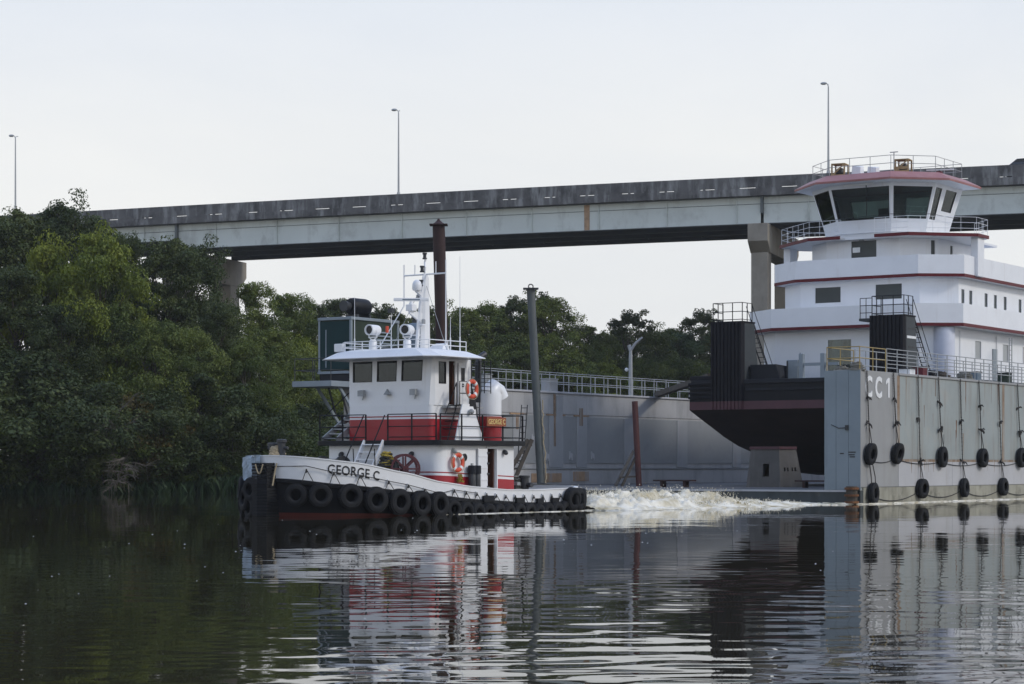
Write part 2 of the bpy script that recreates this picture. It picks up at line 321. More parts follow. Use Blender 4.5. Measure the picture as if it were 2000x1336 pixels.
def river():
    """one sheet: real wind ripples (a sum of small waves) on the open river in front, flat far water around it"""
    X0, X1, Y0, Y1 = -26.0, 26.0, 9.0, 74.0
    xs = np.arange(X0, X1+.01, .16); ys = [Y0]
    while ys[-1] < Y1: ys.append(ys[-1]+max(.065, ys[-1]**2*.000115))
    ys[-1] = Y1; ys = np.array(ys); gx, gy = np.meshgrid(xs, ys); rg = np.random.default_rng(12); h = np.zeros_like(gx); nw = 64
    patch = np.zeros_like(gx)
    for _ in range(7):
        a = rg.uniform(0, 6.28); k = 2*np.pi/rg.uniform(9, 26); patch += np.sin(k*(gx*np.cos(a)*.6+gy*np.sin(a))+rg.uniform(0, 6.28))
    patch = (.75+.35*np.clip(patch/2.2, -1, 1.2))*np.clip(.45+(gx+.10*gy+1.5)*.10, .42, 1.0)       # calmer in the lee of the wooded bank
    for _ in range(nw):
        lam = np.exp(rg.uniform(np.log(.34), np.log(1.25))); th = np.pi/2+rg.normal(0, .42); k = 2*np.pi/lam
        fade = np.clip((WLIM*lam-gy)/(WLIM*lam*.4), 0, 1)
        h += (SLOPE*np.sqrt(2/nw)/k)*fade*np.sin(k*(gx*np.cos(th)+gy*np.sin(th))+rg.uniform(0, 6.28))
    edge = np.clip((gx-X0)/3, 0, 1)*np.clip((X1-gx)/3, 0, 1)*np.clip((gy-Y0)/2, 0, 1)*np.clip((Y1-gy)/14, 0, 1)
    z = h*patch*edge; nx, ny = len(xs), len(ys); n = nx*ny; co = np.zeros((n+4, 3), np.float32); co[:n, 0] = gx.ravel(); co[:n, 1] = gy.ravel(); co[:n, 2] = z.ravel()
    co[n:] = ((-840, -140, 0), (840, -140, 0), (840, 1540, 0), (-840, 1540, 0)); i = np.arange(nx-1)[None, :]+np.arange(ny-1)[:, None]*nx; i = i.ravel()
    fs = np.stack([i, i+1, i+nx+1, i+nx], 1).tolist(); lb, rb, lt, rt = 0, nx-1, (ny-1)*nx, ny*nx-1
    fs += [[n, n+1, rb]+list(range(nx-2, -1, -1)), [n+1, n+2, rt]+[r*nx+nx-1 for r in range(ny-2, -1, -1)], [n+2, n+3, lt]+[lt+c for c in range(1, nx)], [n+3, n, lb]+[r*nx for r in range(1, ny)]]
    me = bpy.data.meshes.new('river_water'); me.from_pydata(co.tolist(), [], fs); me.polygons.foreach_set('use_smooth', [True]*(len(fs)-4)+[False]*4); me.materials.append(water_mat())
    o = bpy.data.objects.new('river_water', me); COL.objects.link(o); tag(o, kind='structure')
SLOPE, WLIM = .0138, 60.0
river()

# ------------------------------------------------------------------ river bank
SHORE = [(-700, 118), (-120, 128), (-60, 136), (-33, 140), (-22, 143), (-17, 150), (-16, 168), (-14, 186), (-4, 205), (14, 224), (40, 243), (80, 262), (160, 290), (700, 420)]
def bank():
    random.seed(3); pts = []
    for (x0, y0), (x1, y1) in zip(SHORE[:-1], SHORE[1:]):
        k = max(2, min(40, int(math.hypot(x1-x0, y1-y0)/3)))
        for i in range(k): t = i/k; pts.append(V((x0+(x1-x0)*t, y0+(y1-y0)*t, 0)))
    pts.append(V((*SHORE[-1], 0))); rows = []
    for off, z in ((-1.0, -.6), (0.3, .12), (1.2, .5), (3.0, .9), (8, 1.5), (30, 2.0), (120, 2.4), (420, 3)):
        row = []
        for i, p in enumerate(pts):
            d = (pts[min(i+1, len(pts)-1)] - pts[max(i-1, 0)]).normalized(); n = V((-d.y, d.x, 0))
            if off > 8: n = V((-.12, 1, 0)).normalized()
            row.append(p + n*(off + random.uniform(-.3, .3)*min(1, abs(off))) + V((0, 0, z + random.uniform(-.08, .08))))
        rows.append(row)
    m = MB(); m.loft(rows, closed=False, cap=False); return m
tag(bank().build('river_bank', M['earth'], smooth=True), kind='structure')

# ------------------------------------------------------------------ highway bridge
BR = empty('highway_bridge', (-12.2, 233, 0), R(-17.75), 'long pale green girder highway bridge with dark stained concrete parapet high over the river', 'bridge')
ztop = lambda x: 30.91 + .0105*x - .00006*x*x
def strip(m, y0, y1, dz0, dz1, xa, xb, step=6.0):
    k = max(1, round((xb-xa)/step)); rings = []
    for i in range(k+1):
        x = xa+(xb-xa)*i/k; z = ztop(x); rings.append([(x, y0, z+dz0), (x, y1, z+dz0), (x, y1, z+dz1), (x, y0, z+dz1)])
    m.loft(rings)
XA, XB = -130, 130
m = MB(); strip(m, -.1, 15.5, -1.95, -1.2, XA, XB); m.build('deck_slab', M['parapet'], BR)
m = MB(); strip(m, .45, 15.0, -1.2, -1.12, XA, XB); m.build('roadway', M['asphalt'], BR)
random.seed(11)
for (ya, yb) in ((0, .32), (15.1, 15.42)):          # each parapet: a solid upper beam over short upstands, drainage slots between them
    x = XA
    while x < XB:
        L_ = 13.4; m = MB(); strip(m, ya, yb, -1.09, 0, x+.015, min(XB, x+L_)-.015); m.build('parapet_panel', M['parapet'], BR); x += L_
    x = XA - 1.2
    while x < XB:
        m = MB(); w_ = random.uniform(2.5, 3.15); strip(m, ya+.01, yb-.01, -1.2, -1.09, x, x+w_, 10)
        if random.random() < .4:
            xx = x+w_+random.uniform(.3, .7); strip(m, ya+.01, yb-.01, -1.2, -1.09, xx, xx+.2, 10)
        m.build('parapet_upstand', M['parapet'], BR); x += 4.25
for y, near in ((.75, True), (5.2, False), (9.8, False), (14.4, False)):
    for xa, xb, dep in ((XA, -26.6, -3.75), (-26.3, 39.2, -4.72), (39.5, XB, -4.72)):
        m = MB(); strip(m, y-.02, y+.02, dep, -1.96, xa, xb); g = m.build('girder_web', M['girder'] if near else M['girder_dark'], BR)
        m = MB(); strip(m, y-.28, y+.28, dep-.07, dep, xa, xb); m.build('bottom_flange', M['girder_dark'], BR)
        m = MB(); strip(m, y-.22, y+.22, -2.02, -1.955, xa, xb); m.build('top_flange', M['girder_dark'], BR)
        if near:
            x = xa+4.6
            while x < min(xb, 75):
                m = MB(); z = ztop(x); m.box(x-.025, x+.025, y-.2, y-.022, z+dep, z-2.03); m.build('stiffener', M['girder'], g); x += 7.3
            m = MB(); strip(m, y-.06, y-.022, -2.75, -2.70, xa, xb); m.build('longitudinal_stiffener', M['girder_dark'], g)
for xa, xb in ((-12, -4), (19.6, 20.6)):
    pass
m = MB(); z = ztop(20.8); m.box(20.5, 21.1, .68, .715, z-4.68, z-2.05); m.build('rust_stained_cover', M['ochre'], BR)
for xc in (-26.45, 39.35):
    m = MB(); m.box(xc-.12, xc+.12, .3, 15.1, ztop(xc)-3.7, ztop(xc)-1.97); m.build('diaphragm', M['girder_dark'], BR)
for x in [i*6.0-24 for i in range(17)]:
    m = MB(); z = ztop(x); m.bar((x, .8, z-4.4), (x, 14.4, z-3.2), .12, .12); m.bar((x, .8, z-3.2), (x, 14.4, z-4.4), .12, .12); m.build('cross_brace', M['girder_dark'], BR)
def pier(xc, w, cols, capd=2.9, lo=0.0, cw=1.75):
    z = ztop(xc)-4.85; cap = MB()
    cap.loft([[(xc-w/2, y, z-d), (xc+w/2, y, z-d), (xc+w/2, y, z), (xc-w/2, y, z)] for y, d in ((-.9, capd*.62), (.6, capd), (15, capd), (16.5, capd*.62))])
    c = cap.build('pier_cap', M['concrete'], BR, bevel=.06)
    for y in (.75, 5.2, 9.8, 14.4):
        m = MB(); m.box(xc-.5, xc+.5, y-.4, y+.4, z, z+.06); m.build('bearing_pad', M['girder_dark'], c)
    for y in cols:
        m = MB(); m.box(xc-cw/2, xc+cw/2, y-cw/2, y+cw/2, lo, z-capd+.01); m.build('pier_column', M['concrete'], BR, bevel=.08)
pier(39.2, 2.1, (.9, 13.4), cw=1.75)
pier(-26.6, 2.6, (1.2, 13.4), capd=3.0, cw=2.5)
pier(98, 2.1, (2.2, 10.2)); pier(-85, 1.6, (2.2, 10.2))
# lamp posts
def lamp_post(x, label):
    z = ztop(x); o = empty('street_lamp', BR.matrix_basis @ V((x, .16, z-.02)), R(-17.75), label, 'street lamp', 'tall lamp posts along the bridge parapet')
    m = MB(); m.cyl((0, 0, 0), (0, 0, 8.75), .115, .065, 10); m.cyl((0, 0, 0), (0, 0, .25), .2, .16, 10); m.build('pole', M['lamp_steel'], o, smooth=True)
    m = MB(); m.tube([(0, 0, 8.7), (-.02, .1, 8.95), (-.12, .5, 9.08), (-.2, .9, 9.1)], .045, 6); m.tube([(0, 0, 8.75), (-.1, -.05, 9.0), (-.35, -.1, 9.08)], .045, 6); m.build('arm', M['lamp_steel'], o, smooth=True)
    m = MB(); m.ball((-.45, -.12, 9.06), .3, 6, (1.15, .6, .5)); m.build('lamp_head', M['lamp_steel'], o, smooth=True)
BR.matrix_basis  # (identity parent: the basis is the world matrix)
lamp_post(-46.5, 'slim lamp post on bridge above the trees, leftmost of the three')
lamp_post(0, 'slim lamp post on bridge parapet between the trees and tugboat mast, middle of the three')
lamp_post(46.2, 'slim lamp post on bridge just behind the towboat pilothouse roof, rightmost of three')
# car on the bridge
CR = empty('car', BR.matrix_basis @ V((65.3, 1.75, ztop(65.3)-1.12)), R(-17.75+.4), 'dark car driving on the bridge, its roof just above the parapet', 'car')
m = MB()
prof = [(-2.1, .45), (-2.15, .9), (-1.3, 1.02), (-.6, 1.5), (.8, 1.55), (1.65, 1.05), (2.15, .95), (2.2, .45)]
m.loft([[(x, y*(0.86 if z > 1.2 else 1), z) for x, z in prof] for y in (-.85, .85)]); m.build('body', M['skin'], CR, bevel=.05)
m = MB(); m.loft([[(x, y, z) for x, z in ((-1.15, 1.06), (-.55, 1.46), (.75, 1.5), (1.45, 1.08))] for y in (-.80, .80)])
m.build('window_band', M['lens'], CR)
for x in (-1.35, 1.35):
    for y in (-.8, .8):
        m = MB(); m.lathe([(.16, -.1), (.33, -.1), (.33, .1), (.16, .1)], 16, Matrix.Translation((x, y, .33)) @ Matrix.Rotation(R(90), 4, 'X')); m.build('wheel', M['rubber'], CR)
CR.scale = (1.05, 1, 1.22)

# ------------------------------------------------------------------ trees
def leaf_mat(name, c0, c1, c2):
    m = bpy.data.materials.new(name); m.use_nodes = True; t = m.node_tree; t.nodes.clear(); l = t.links.new
    o = N(t, 'ShaderNodeOutputMaterial'); a = N(t, 'ShaderNodeAttribute', attribute_name='tint')
    r = N(t, 'ShaderNodeValToRGB'); e = r.color_ramp.elements; e[0].color = (*c0, 1); e[1].color = (*c2, 1); k = e.new(.5); k.color = (*c1, 1)
    oi = N(t, 'ShaderNodeObjectInfo'); ad = N(t, 'ShaderNodeMath', operation='MULTIPLY_ADD'); ad.inputs[1].default_value = .4; ad.inputs[2].default_value = -.2
    l(oi.outputs['Random'], ad.inputs[0]); sm = N(t, 'ShaderNodeMath', operation='ADD'); l(ad.outputs[0], sm.inputs[0]); l(a.outputs['Fac'], sm.inputs[1]); l(sm.outputs[0], r.inputs[0])
    d = N(t, 'ShaderNodeBsdfPrincipled', Roughness=.55); d.inputs['Specular IOR Level'].default_value = .25; tr = N(t, 'ShaderNodeBsdfTranslucent'); l(r.outputs[0], d.inputs['Base Color']); l(r.outputs[0], tr.inputs[0])
    x = N(t, 'ShaderNodeMixShader'); x.inputs[0].default_value = .28; l(d.outputs[0], x.inputs[1]); l(tr.outputs[0], x.inputs[2]); l(x.outputs[0], o.inputs[0])
    return m
LEAF = {'dark': leaf_mat('foliage_dark', (0.0393, 0.0570, 0.0193), (0.0655, 0.0880, 0.0277), (0.1119, 0.1330, 0.0370)),
        'mid': leaf_mat('foliage_mid', (0.0554, 0.0830, 0.0218), (0.0998, 0.1350, 0.0294), (0.1643, 0.1950, 0.0395)),
        'lime': leaf_mat('foliage_lime', (0.0830, 0.1176, 0.0184), (0.1431, 0.1806, 0.0239), (0.2201, 0.2461, 0.0311)),
        'blue': leaf_mat('foliage_blue', (0.0393, 0.0720, 0.0328), (0.0625, 0.1040, 0.0462), (0.0948, 0.1400, 0.0571)),
        'olive': leaf_mat('foliage_olive', (0.0787, 0.0650, 0.0193), (0.1310, 0.1040, 0.0244), (0.1966, 0.1430, 0.0328))}
def leaf_arrays(rng, cen, d, size, droop=0.0):
    n = len(cen); nrm = d + rng.normal(0, .55, (n, 3)); nrm /= np.linalg.norm(nrm, axis=1)[:, None]
    r = rng.normal(0, 1, (n, 3)); r[:, 2] -= droop; a = np.cross(nrm, r); a /= np.linalg.norm(a, axis=1)[:, None]; b = np.cross(nrm, a)
    s = size*rng.uniform(.6, 1.35, n)[:, None]
    return np.stack([cen-b*s*.55, cen+a*s*.30+nrm*s*.08, cen+b*s*.55, cen-a*s*.30+nrm*s*.08], 1)
def leaves_mesh(name, quads, tint):
    n = len(quads); me = bpy.data.meshes.new(name); me.vertices.add(n*4); me.loops.add(n*4); me.polygons.add(n)
    me.vertices.foreach_set('co', quads.reshape(-1).astype(np.float32)); me.loops.foreach_set('vertex_index', np.arange(n*4, dtype=np.int32))
    me.polygons.foreach_set('loop_start', np.arange(0, n*4, 4, dtype=np.int32))
    at_ = me.attributes.new('tint', 'FLOAT', 'FACE'); at_.data.foreach_set('value', tint.astype(np.float32)); me.update(calc_edges=True); return me
def crown(seed, Hc, Rr, lobes=34, per=445, leaf=0.246, base=.22, sparse=0.0, lop=0.0):
    """leaf clumps at twig ends spread through a crown of height Hc (from base*Hc up) and radius Rr"""
    rng = np.random.default_rng(seed); qs = []; ts = []; cl = []
    for i in range(lobes):
        v = (i+.5)/lobes; z = base + (1-base)*(v**.9)
        w = math.sin(math.pi*min(1, max(0.02, (z-base*.6)/(1-base*.6)))**.75)**.65
        a = i*2.399+rng.uniform(-.5, .5); rr = Rr*w*rng.uniform(.45, .98)
        c = np.array([rr*math.cos(a)+lop*Rr*z, rr*math.sin(a), Hc*min(.97, z+rng.uniform(-.06, .06))])
        rl = Rr*rng.uniform(.20, .40)*(1-sparse*.4)*(1.05-.35*z); cl.append((c, rl)); lt = rng.uniform(.2, .8)
        k = int(per*(.6+.8*rng.random())*(1-sparse*.3)); sub = 9                    # sub-clumps on the lobe
        sd = rng.normal(0, 1, (sub, 3)); sd[:, 2] = np.abs(sd[:, 2])*.9-.25; sd /= np.linalg.norm(sd, axis=1)[:, None]
        sc_ = c + sd*rl*rng.uniform(.55, 1.05, (sub, 1)); which = rng.integers(0, sub, k)
        d = rng.normal(0, 1, (k, 3)); d[:, 2] += .35; d /= np.linalg.norm(d, axis=1)[:, None]
        p = sc_[which] + d*(rl*.46*rng.uniform(.25, 1, (k, 1))**.6)*np.array([1.15, 1.15, .8])
        qs.append(leaf_arrays(rng, p, d*.8+np.array([0, 0, .5]), leaf, .6)); ts.append(np.clip(lt+rng.normal(0, .12, k)+.1*d[:, 2], 0, 1))
    return leaves_mesh('crown', np.concatenate(qs), np.concatenate(ts)), cl
def trunk_mesh(seed, Hc, Rr, cl, r0):
    rng = random.Random(seed); m = MB(); top = Hc*.82; pts = [V((rng.uniform(-.25, .25)*i/5, rng.uniform(-.25, .25)*i/5, top*i/5-.6*(i == 0))) for i in range(6)]
    m.tube(pts, [r0*(1.25-.2*i) if i else r0*1.5 for i in range(6)], 7)
    for c, rl in cl[::2]:
        z = max(Hc*.12, c[2]-Rr*rng.uniform(.4, .9)); i = min(4, int(z/top*5)); p = pts[i].lerp(pts[i+1], z/top*5-i) if z < top else pts[-1]
        e = V(c); q = p.lerp(e, .5)+V((0, 0, -.06*Rr)); m.tube([p, q, e], [r0*.42, r0*.28, r0*.1], 5)
    return m.mesh('trunk', M['bark'], True)
KINDS = {}
def kind(key, seed, Hc, Rr, matk, **kw):
    r0 = kw.pop('r0', .2); me, cl = crown(seed, Hc, Rr, **kw); KINDS[key] = (me, trunk_mesh(seed, Hc, Rr, cl, r0), Hc, Rr)
kind('tall1', 1, 16, 5.2, 'dark', lobes=56, per=837, leaf=0.189)
kind('tall2', 2, 16, 4.6, 'mid', lobes=54, per=810, leaf=0.180)
kind('broad1', 3, 11, 5.4, 'mid', lobes=50, per=810, leaf=0.172, base=.12)
kind('broad2', 4, 11, 5.0, 'lime', lobes=50, per=810, leaf=0.172, base=.12)
kind('bush1', 5, 5.0, 3.4, 'dark', lobes=30, per=621, leaf=0.139, base=.05, r0=.1)
kind('bush2', 6, 4.2, 3.2, 'mid', lobes=26, per=621, leaf=0.131, base=.04, r0=.08)
kind('airy', 8, 15, 4.4, 'dark', lobes=40, per=480, leaf=0.205, sparse=.6, base=.4)
kind('tall3', 9, 15, 5.0, 'mid', lobes=64, per=729, leaf=0.172, base=.16)
def tree(k, px, D, top_y, leafk, label, width=1.0, group=None, name='tree', dz=None, cat='tree', rot=None, base_z=None):
    cm, tm, Hc, Rr = KINDS[k]; p = at(px, D); zb = 1.0 if base_z is None else base_z
    s = (zat(top_y, D)-zb)/Hc*(.95 if group == G1 else .99); o = empty(name, (p.x, p.y, zb), random.uniform(0, 6.28) if rot is None else rot, label, cat, group)
    sx = width; c = bpy.data.objects.new('crown', cm); COL.objects.link(c); c.parent = o
    mk = leafk+'_'+k
    if not hasattr(tree, 'cache'): tree.cache = {}
    if mk not in tree.cache:
        me = cm.copy(); me.name = 'crown'; me.materials.clear(); me.materials.append(LEAF[leafk]); tree.cache[mk] = me
    c.data = tree.cache[mk]; t = bpy.data.objects.new('trunk', tm); COL.objects.link(t); t.parent = o
    o.scale = (s*sx, s*sx, s); return o
random.seed(5)
G1 = 'trees of the dense left bank'; G2 = 'trees behind the dry dock'
# left bank: (kind, px, D, top_y, leaf, width, label)
for a in [
 ('tall1', 30, 156, 402, 'dark', 1.0, 'tall dark green tree at the far left under the leftmost lamp post'),
 ('tall3', 118, 158, 388, 'dark', .85, 'tallest dark tree on the left bank, its crown rising over the bridge end'),
 ('tall1', 190, 160, 420, 'dark', .62, 'tall dark tree hiding the left end of the bridge parapet'),
 ('tall2', 252, 162, 452, 'dark', .62, 'dark tree standing in front of the bridge end girder'),
 ('tall1', 330, 158, 458, 'dark', .9, 'dark tree in front of the thin bridge support column'),
 ('tall3', 380, 160, 470, 'dark', .78, 'dark tree in front of the left bridge pier'),
 ('broad2', 95, 150, 470, 'lime', .62, 'yellow-green tree on the left bank below the tallest dark crown'),
 ('broad2', 195, 149, 452, 'lime', .66, 'bright yellow-green tree leaning out at the middle of the left bank'),
 ('tall2', 28, 147, 515, 'dark', 1.1, 'dark shaded tree at the left picture edge, half height of the bank'),
 ('broad1', 238, 148, 590, 'mid', .75, 'mid green tree below the yellow-green one on the left bank'),
 ('tall3', 120, 145, 590, 'dark', 1.0, 'dark leafy tree low on the left bank above the dead branches'),
 ('broad1', 310, 147, 622, 'mid', .85, 'light green rounded tree in the middle of the left bank'),
 ('broad1', 375, 149, 640, 'mid', .8, 'rounded green tree left of the tug bow, lower tier'),
 ('tall2', 492, 163, 545, 'mid', .8, 'green tree right below the left bridge pier'),
 ('tall3', 430, 152, 585, 'dark', .75, 'dark tree in the gap below the bridge pier'),
 ('broad1', 520, 160, 640, 'mid', 1.0, 'mid green tree behind the tug bow'),
 ('broad2', 478, 150, 668, 'mid', .8, 'broad green tree overhanging the water behind the tug bow'),
 ('tall2', 560, 172, 568, 'mid', 1.0, 'green tree stepping down from the pier toward the green container'),
 ('tall3', 612, 182, 588, 'dark', 1.0, 'tree just left of the green generator container'),
 ('broad1', 590, 170, 655, 'lime', .85, 'yellowish green tree under the container platform'),
 ('tall1', -75, 154, 405, 'dark', 1.0, 'tall dark tree at the extreme left picture edge, mostly outside'),
 ('tall3', -185, 156, 400, 'dark', 1.0, 'dark tree left of the picture edge, second from the edge'),
 ('tall2', -120, 146, 560, 'mid', 1.2, 'mid green tree low at the extreme left picture edge'),
 ('tall1', -260, 150, 470, 'dark', 1.2, 'dark tree left of the picture edge, third from the edge'),
 ('broad1', 640, 178, 690, 'mid', 1.0, 'leafy tree seen between the platform brace and the tug stair')]:
    tree(a[0], a[1], a[2], a[3], a[4], a[6], a[5], G1, name='bank_tree')
for a in [
 ('bush1', 8, 142, 700, 'dark', 1.3, 'dark bush at the waterline on the far left edge'),
 ('bush1', -70, 141, 760, 'dark', 1.4, 'dark bush at the water just outside the left picture edge'),
 ('bush1', -150, 140, 760, 'mid', 1.6, 'green bush at the water farther outside the left edge'),
 ('bush1', 70, 142, 745, 'dark', 1.3, 'dark bush at the waterline left of the dead branches'),
 ('bush2', 128, 141, 800, 'mid', 1.3, 'yellowish low bush at the water, left of the dead branches'),
 ('bush1', 175, 143, 760, 'dark', 1.2, 'dark bush behind the upper dead branches'),
 ('bush2', 205, 141.5, 855, 'dark', 1.3, 'low dark bush at the water below the dead branches'),
 ('bush2', 262, 143, 790, 'olive', .9, 'yellow-brown bush just right of the dead branches'),
 ('bush1', 305, 144, 770, 'dark', 1.2, 'dark bush at the waterline in the middle of the left bank'),
 ('bush1', 352, 144, 862, 'mid', 1.5, 'flat-topped bush low on the bank left of the bare stake'),
 ('bush1', 395, 146, 745, 'dark', 1.2, 'dark bush behind the bare stake'),
 ('bush2', 425, 145, 885, 'blue', 1.3, 'bluish low bush at the water just left of the tug bow'),
 ('bush1', 450, 147, 790, 'dark', 1.2, 'dark bush behind the tug bow tyres'),
 ('bush1', 512, 150, 800, 'mid', 1.2, 'green bush just above the bow bitts of the tugboat'),
 ('bush1', 560, 156, 800, 'dark', 1.3, 'dark bush between the tug bow and the deckhouse'),
 ('bush1', 612, 160, 790, 'dark', 1.3, 'dark bush directly left of the tug deckhouse')]:
    tree(a[0], a[1], a[2], a[3], a[4], a[6], a[5], 'bushes along the left waterline', name='bush', cat='bush', base_z=.15)
for a in [
 ('tall2', 660, 205, 592, 'dark', 1.0, 'tree above the green container at the left end of the far tree line'),
 ('airy', 755, 214, 602, 'dark', 1.0, 'open tree between the container muffler and the tug mast'),
 ('tall2', 705, 210, 640, 'mid', 1.1, 'low green tree behind the container'),
 ('airy', 838, 220, 605, 'dark', 1.0, 'open tree directly behind the tug mast'),
 ('tall1', 800, 216, 640, 'dark', 1.1, 'dark tree behind the tug roof rail'),
 ('tall3', 905, 224, 608, 'mid', .9, 'dark tree right of the brown pile'),
 ('tall1', 880, 222, 640, 'dark', 1.1, 'dark low tree behind the wheelhouse roof'),
 ('tall1', 955, 226, 600, 'mid', .95, 'dark tree midway between the brown and grey piles'),
 ('airy', 1005, 228, 585, 'dark', .85, 'spreading open tree just left of the grey pile top'),
 ('tall3', 1072, 228, 588, 'mid', 1.05, 'tallest dark tree just right of the grey pile'),
 ('airy', 1062, 232, 578, 'dark', .55, 'thin twiggy tree peeping over the dark one right of the grey pile'),
 ('broad1', 930, 221, 680, 'mid', .9, 'lighter green tree low behind the dock rail, left of the grey pile'),
 ('tall2', 1140, 231, 642, 'mid', .9, 'light green tree right of the tallest far tree'),
 ('broad1', 1110, 226, 690, 'mid', 1.1, 'rounded tree low behind the dock rail, right of the grey pile'),
 ('broad2', 1185, 228, 715, 'lime', .9, 'yellow-green tree behind the dock rail by the forked post'),
 ('airy', 1228, 240, 612, 'dark', .95, 'open round-headed tree standing alone in the dip of the tree line'),
 ('tall1', 1180, 236, 655, 'mid', 1.0, 'green tree below the open round-headed tree'),
 ('tall2', 1280, 240, 655, 'mid', 1.1, 'dark tree right of the forked post'),
 ('broad1', 1260, 233, 710, 'mid', 1.0, 'leafy tree behind the forked post'),
 ('airy', 1368, 246, 610, 'dark', .85, 'sparse tree with bare twigs just left of the left push knee'),
 ('tall3', 1335, 244, 655, 'blue', 1.1, 'bluish green tree left of the left push knee'),
 ('broad1', 1325, 236, 705, 'mid', 1.1, 'tree low behind the dark gangway beam'),
 ('tall1', 1390, 246, 650, 'dark', 1.0, 'dark tree behind the left push knee'),
 ('tall2', 1020, 222, 690, 'mid', 1.2, 'dark tree low behind the dock rail at the grey pile'),
 ('broad1', 820, 216, 700, 'dark', 1.2, 'dark tree low behind the tug wheelhouse'),
 ('broad1', 770, 222, 655, 'mid', 1.2, 'bushy tree in the far line left of the tug searchlights'),
 ('broad1', 865, 228, 648, 'mid', 1.2, 'bushy tree in the far line right behind the brown pile'),
 ('broad1', 1000, 232, 628, 'mid', 1.2, 'bushy tree filling the line left of the grey pile'),
 ('tall3', 1215, 244, 650, 'mid', 1.1, 'bushy tree filling the dip below the round-headed tree'),
 ('tall3', 1310, 248, 648, 'mid', 1.1, 'bushy tree between forked post and push knee'),
 ('tall2', 1450, 252, 668, 'dark', 1.1, 'dark tree mostly behind the towboat house')]:
    tree(a[0], a[1], a[2], a[3], a[4], a[6], a[5], G2, name='far_tree')
# bare dead branches hanging over the water
def dead(px, D, y0, y1, seed, label, wide):
    p = at(px, D); rng = random.Random(seed); o = empty('dead_branches', (p.x, p.y, .3), 0, label, 'dead branches'); m = MB(); H_ = zat(y1, D)-.3
    m.tube([(-.8, 1.6, -.3), (-.3, .8, H_*.4), (.1, 0, H_*.8), (.5, -.2, H_)], [.06, .05, .04, .015], 6); m.build('stem', M['dead_wood'], o, smooth=True)
    for i in range(13):
        a = V((rng.uniform(-.1, .3), .2, H_*rng.uniform(.15, .95))); d = V((rng.choice((-1, 1))*rng.uniform(.5, 1), rng.uniform(-.8, .1), rng.uniform(-.3, .8))).normalized(); b = MB(); Ln = rng.uniform(1.0, wide)
        pts = [a]
        for j in range(4): d = (d + V((rng.uniform(-.35, .35), rng.uniform(-.35, .35), rng.uniform(-.35, .25)))).normalized(); pts.append(pts[-1]+d*Ln/4)
        b.tube(pts, [.05, .04, .03, .02, .008], 5)
        for q in range(1, 4):
            for _ in range(3):
                e = (d + V((rng.uniform(-1, 1), rng.uniform(-.6, .6), rng.uniform(-.8, .9)))).normalized(); b.tube([pts[q], pts[q]+e*Ln*.22, pts[q]+e*Ln*.4+V((0, 0, -.08))], [.018, .012, .005], 4)
        b.build('branch', M['dead_wood'], o)
dead(222, 139.5, 900, 800, 4, 'grey bare dead branches in front of the bank, upper of two', 2.9)
dead(238, 138.5, 945, 885, 9, 'grey bare dead twigs drooping to the waterline, lower of two', 1.7)
p = at(419, 144); m = MB(); m.cyl((p.x, p.y, -.3), (p.x+.05, p.y, zat(865, 144)), .07, .05, 7); tag(m.build('bare_stake', M['dead_wood'], smooth=True), 'pale bare stake standing upright at the water edge left of the tug', 'stake')
# reeds and drooping leaves at the waterline: nobody could count them
rng = np.random.default_rng(21); q = []; tn = []
for px, D, n, h_, spread_ in ((425, 143, 500, 1.1, 2.2), (300, 142.2, 350, .7, 1.6), (120, 140.5, 600, .8, 3.2), (205, 141, 500, .7, 2.6), (350, 142.6, 500, .9, 2.6), (20, 140, 500, .9, 2.2), (480, 146, 500, 1.2, 2.2), (60, 140, 400, .7, 2.2), (560, 153, 500, 1.2, 2.6), (620, 165, 500, 1.4, 3)):
    c = at(px, D); b = np.column_stack([rng.normal(c.x, spread_, n), rng.normal(c.y+.4, .6, n), np.full(n, -.05)])
    h = h_*rng.uniform(.4, 1.3, n); lx = rng.normal(0, .35, n)*h; ly = -rng.uniform(0, .6, n)*h; w = .03+.02*rng.random(n)
    tip = b+np.column_stack([lx, ly, h]); mid = b+np.column_stack([lx*.3, ly*.2, h*.65]); o_ = np.column_stack([w, np.zeros(n), np.zeros(n)])
    q.append(np.stack([b-o_, b+o_, tip+o_*.1, mid-o_], 1)); tn.append(rng.uniform(.1, .7, n))
me = leaves_mesh('reeds', np.concatenate(q), np.concatenate(tn)); me.materials.append(LEAF['blue']); o = bpy.data.objects.new('reeds', me); COL.objects.link(o)
tag(o, 'green reeds and drooping grass along the left waterline', 'reeds', kind='stuff')

# ------------------------------------------------------------------ floating dry dock (local x to the right, y deeper into the picture along the dock)
DO, DA = (16.34, 102.0, 0.0), R(-33.5)
DOCK = empty('floating_dry_dock', DO, DA, 'grey steel floating dry dock with two tall wing walls holding the white towboat', 'dry dock')
DM = DOCK.matrix_basis
ORD = ['first', 'second', 'third', 'fourth', 'fifth', 'sixth', 'seventh', 'eighth', 'ninth', 'tenth', 'eleventh', 'twelfth', 'thirteenth', 'fourteenth', 'fifteenth', 'sixteenth', 'seventeenth', 'eighteenth', 'nineteenth', 'twentieth', 'twenty-first', 'twenty-second', 'twenty-third', 'twenty-fourth']
LW0, LW1 = -30.7, -28.8            # left wing wall
DL = 86.0; ZD, ZW = .65, 6.31  # dock length extended out of view to cut light from the open far end
m = MB(); m.box(-30.68, -.02, .02, DL, -.6, ZD-.02); m.build('pontoon', M['dock_front'], DOCK)
m = MB(); m.box(-30.66, -.04, .05, DL-.02, ZD-.02, ZD); m.build('pontoon_deck', M['deck'], DOCK)
m = MB(); m.box(-30.66, -.3, -.03, .05, ZD-.08, ZD+.012); m.build('deck_edge_strip', M['dock_low'], DOCK)
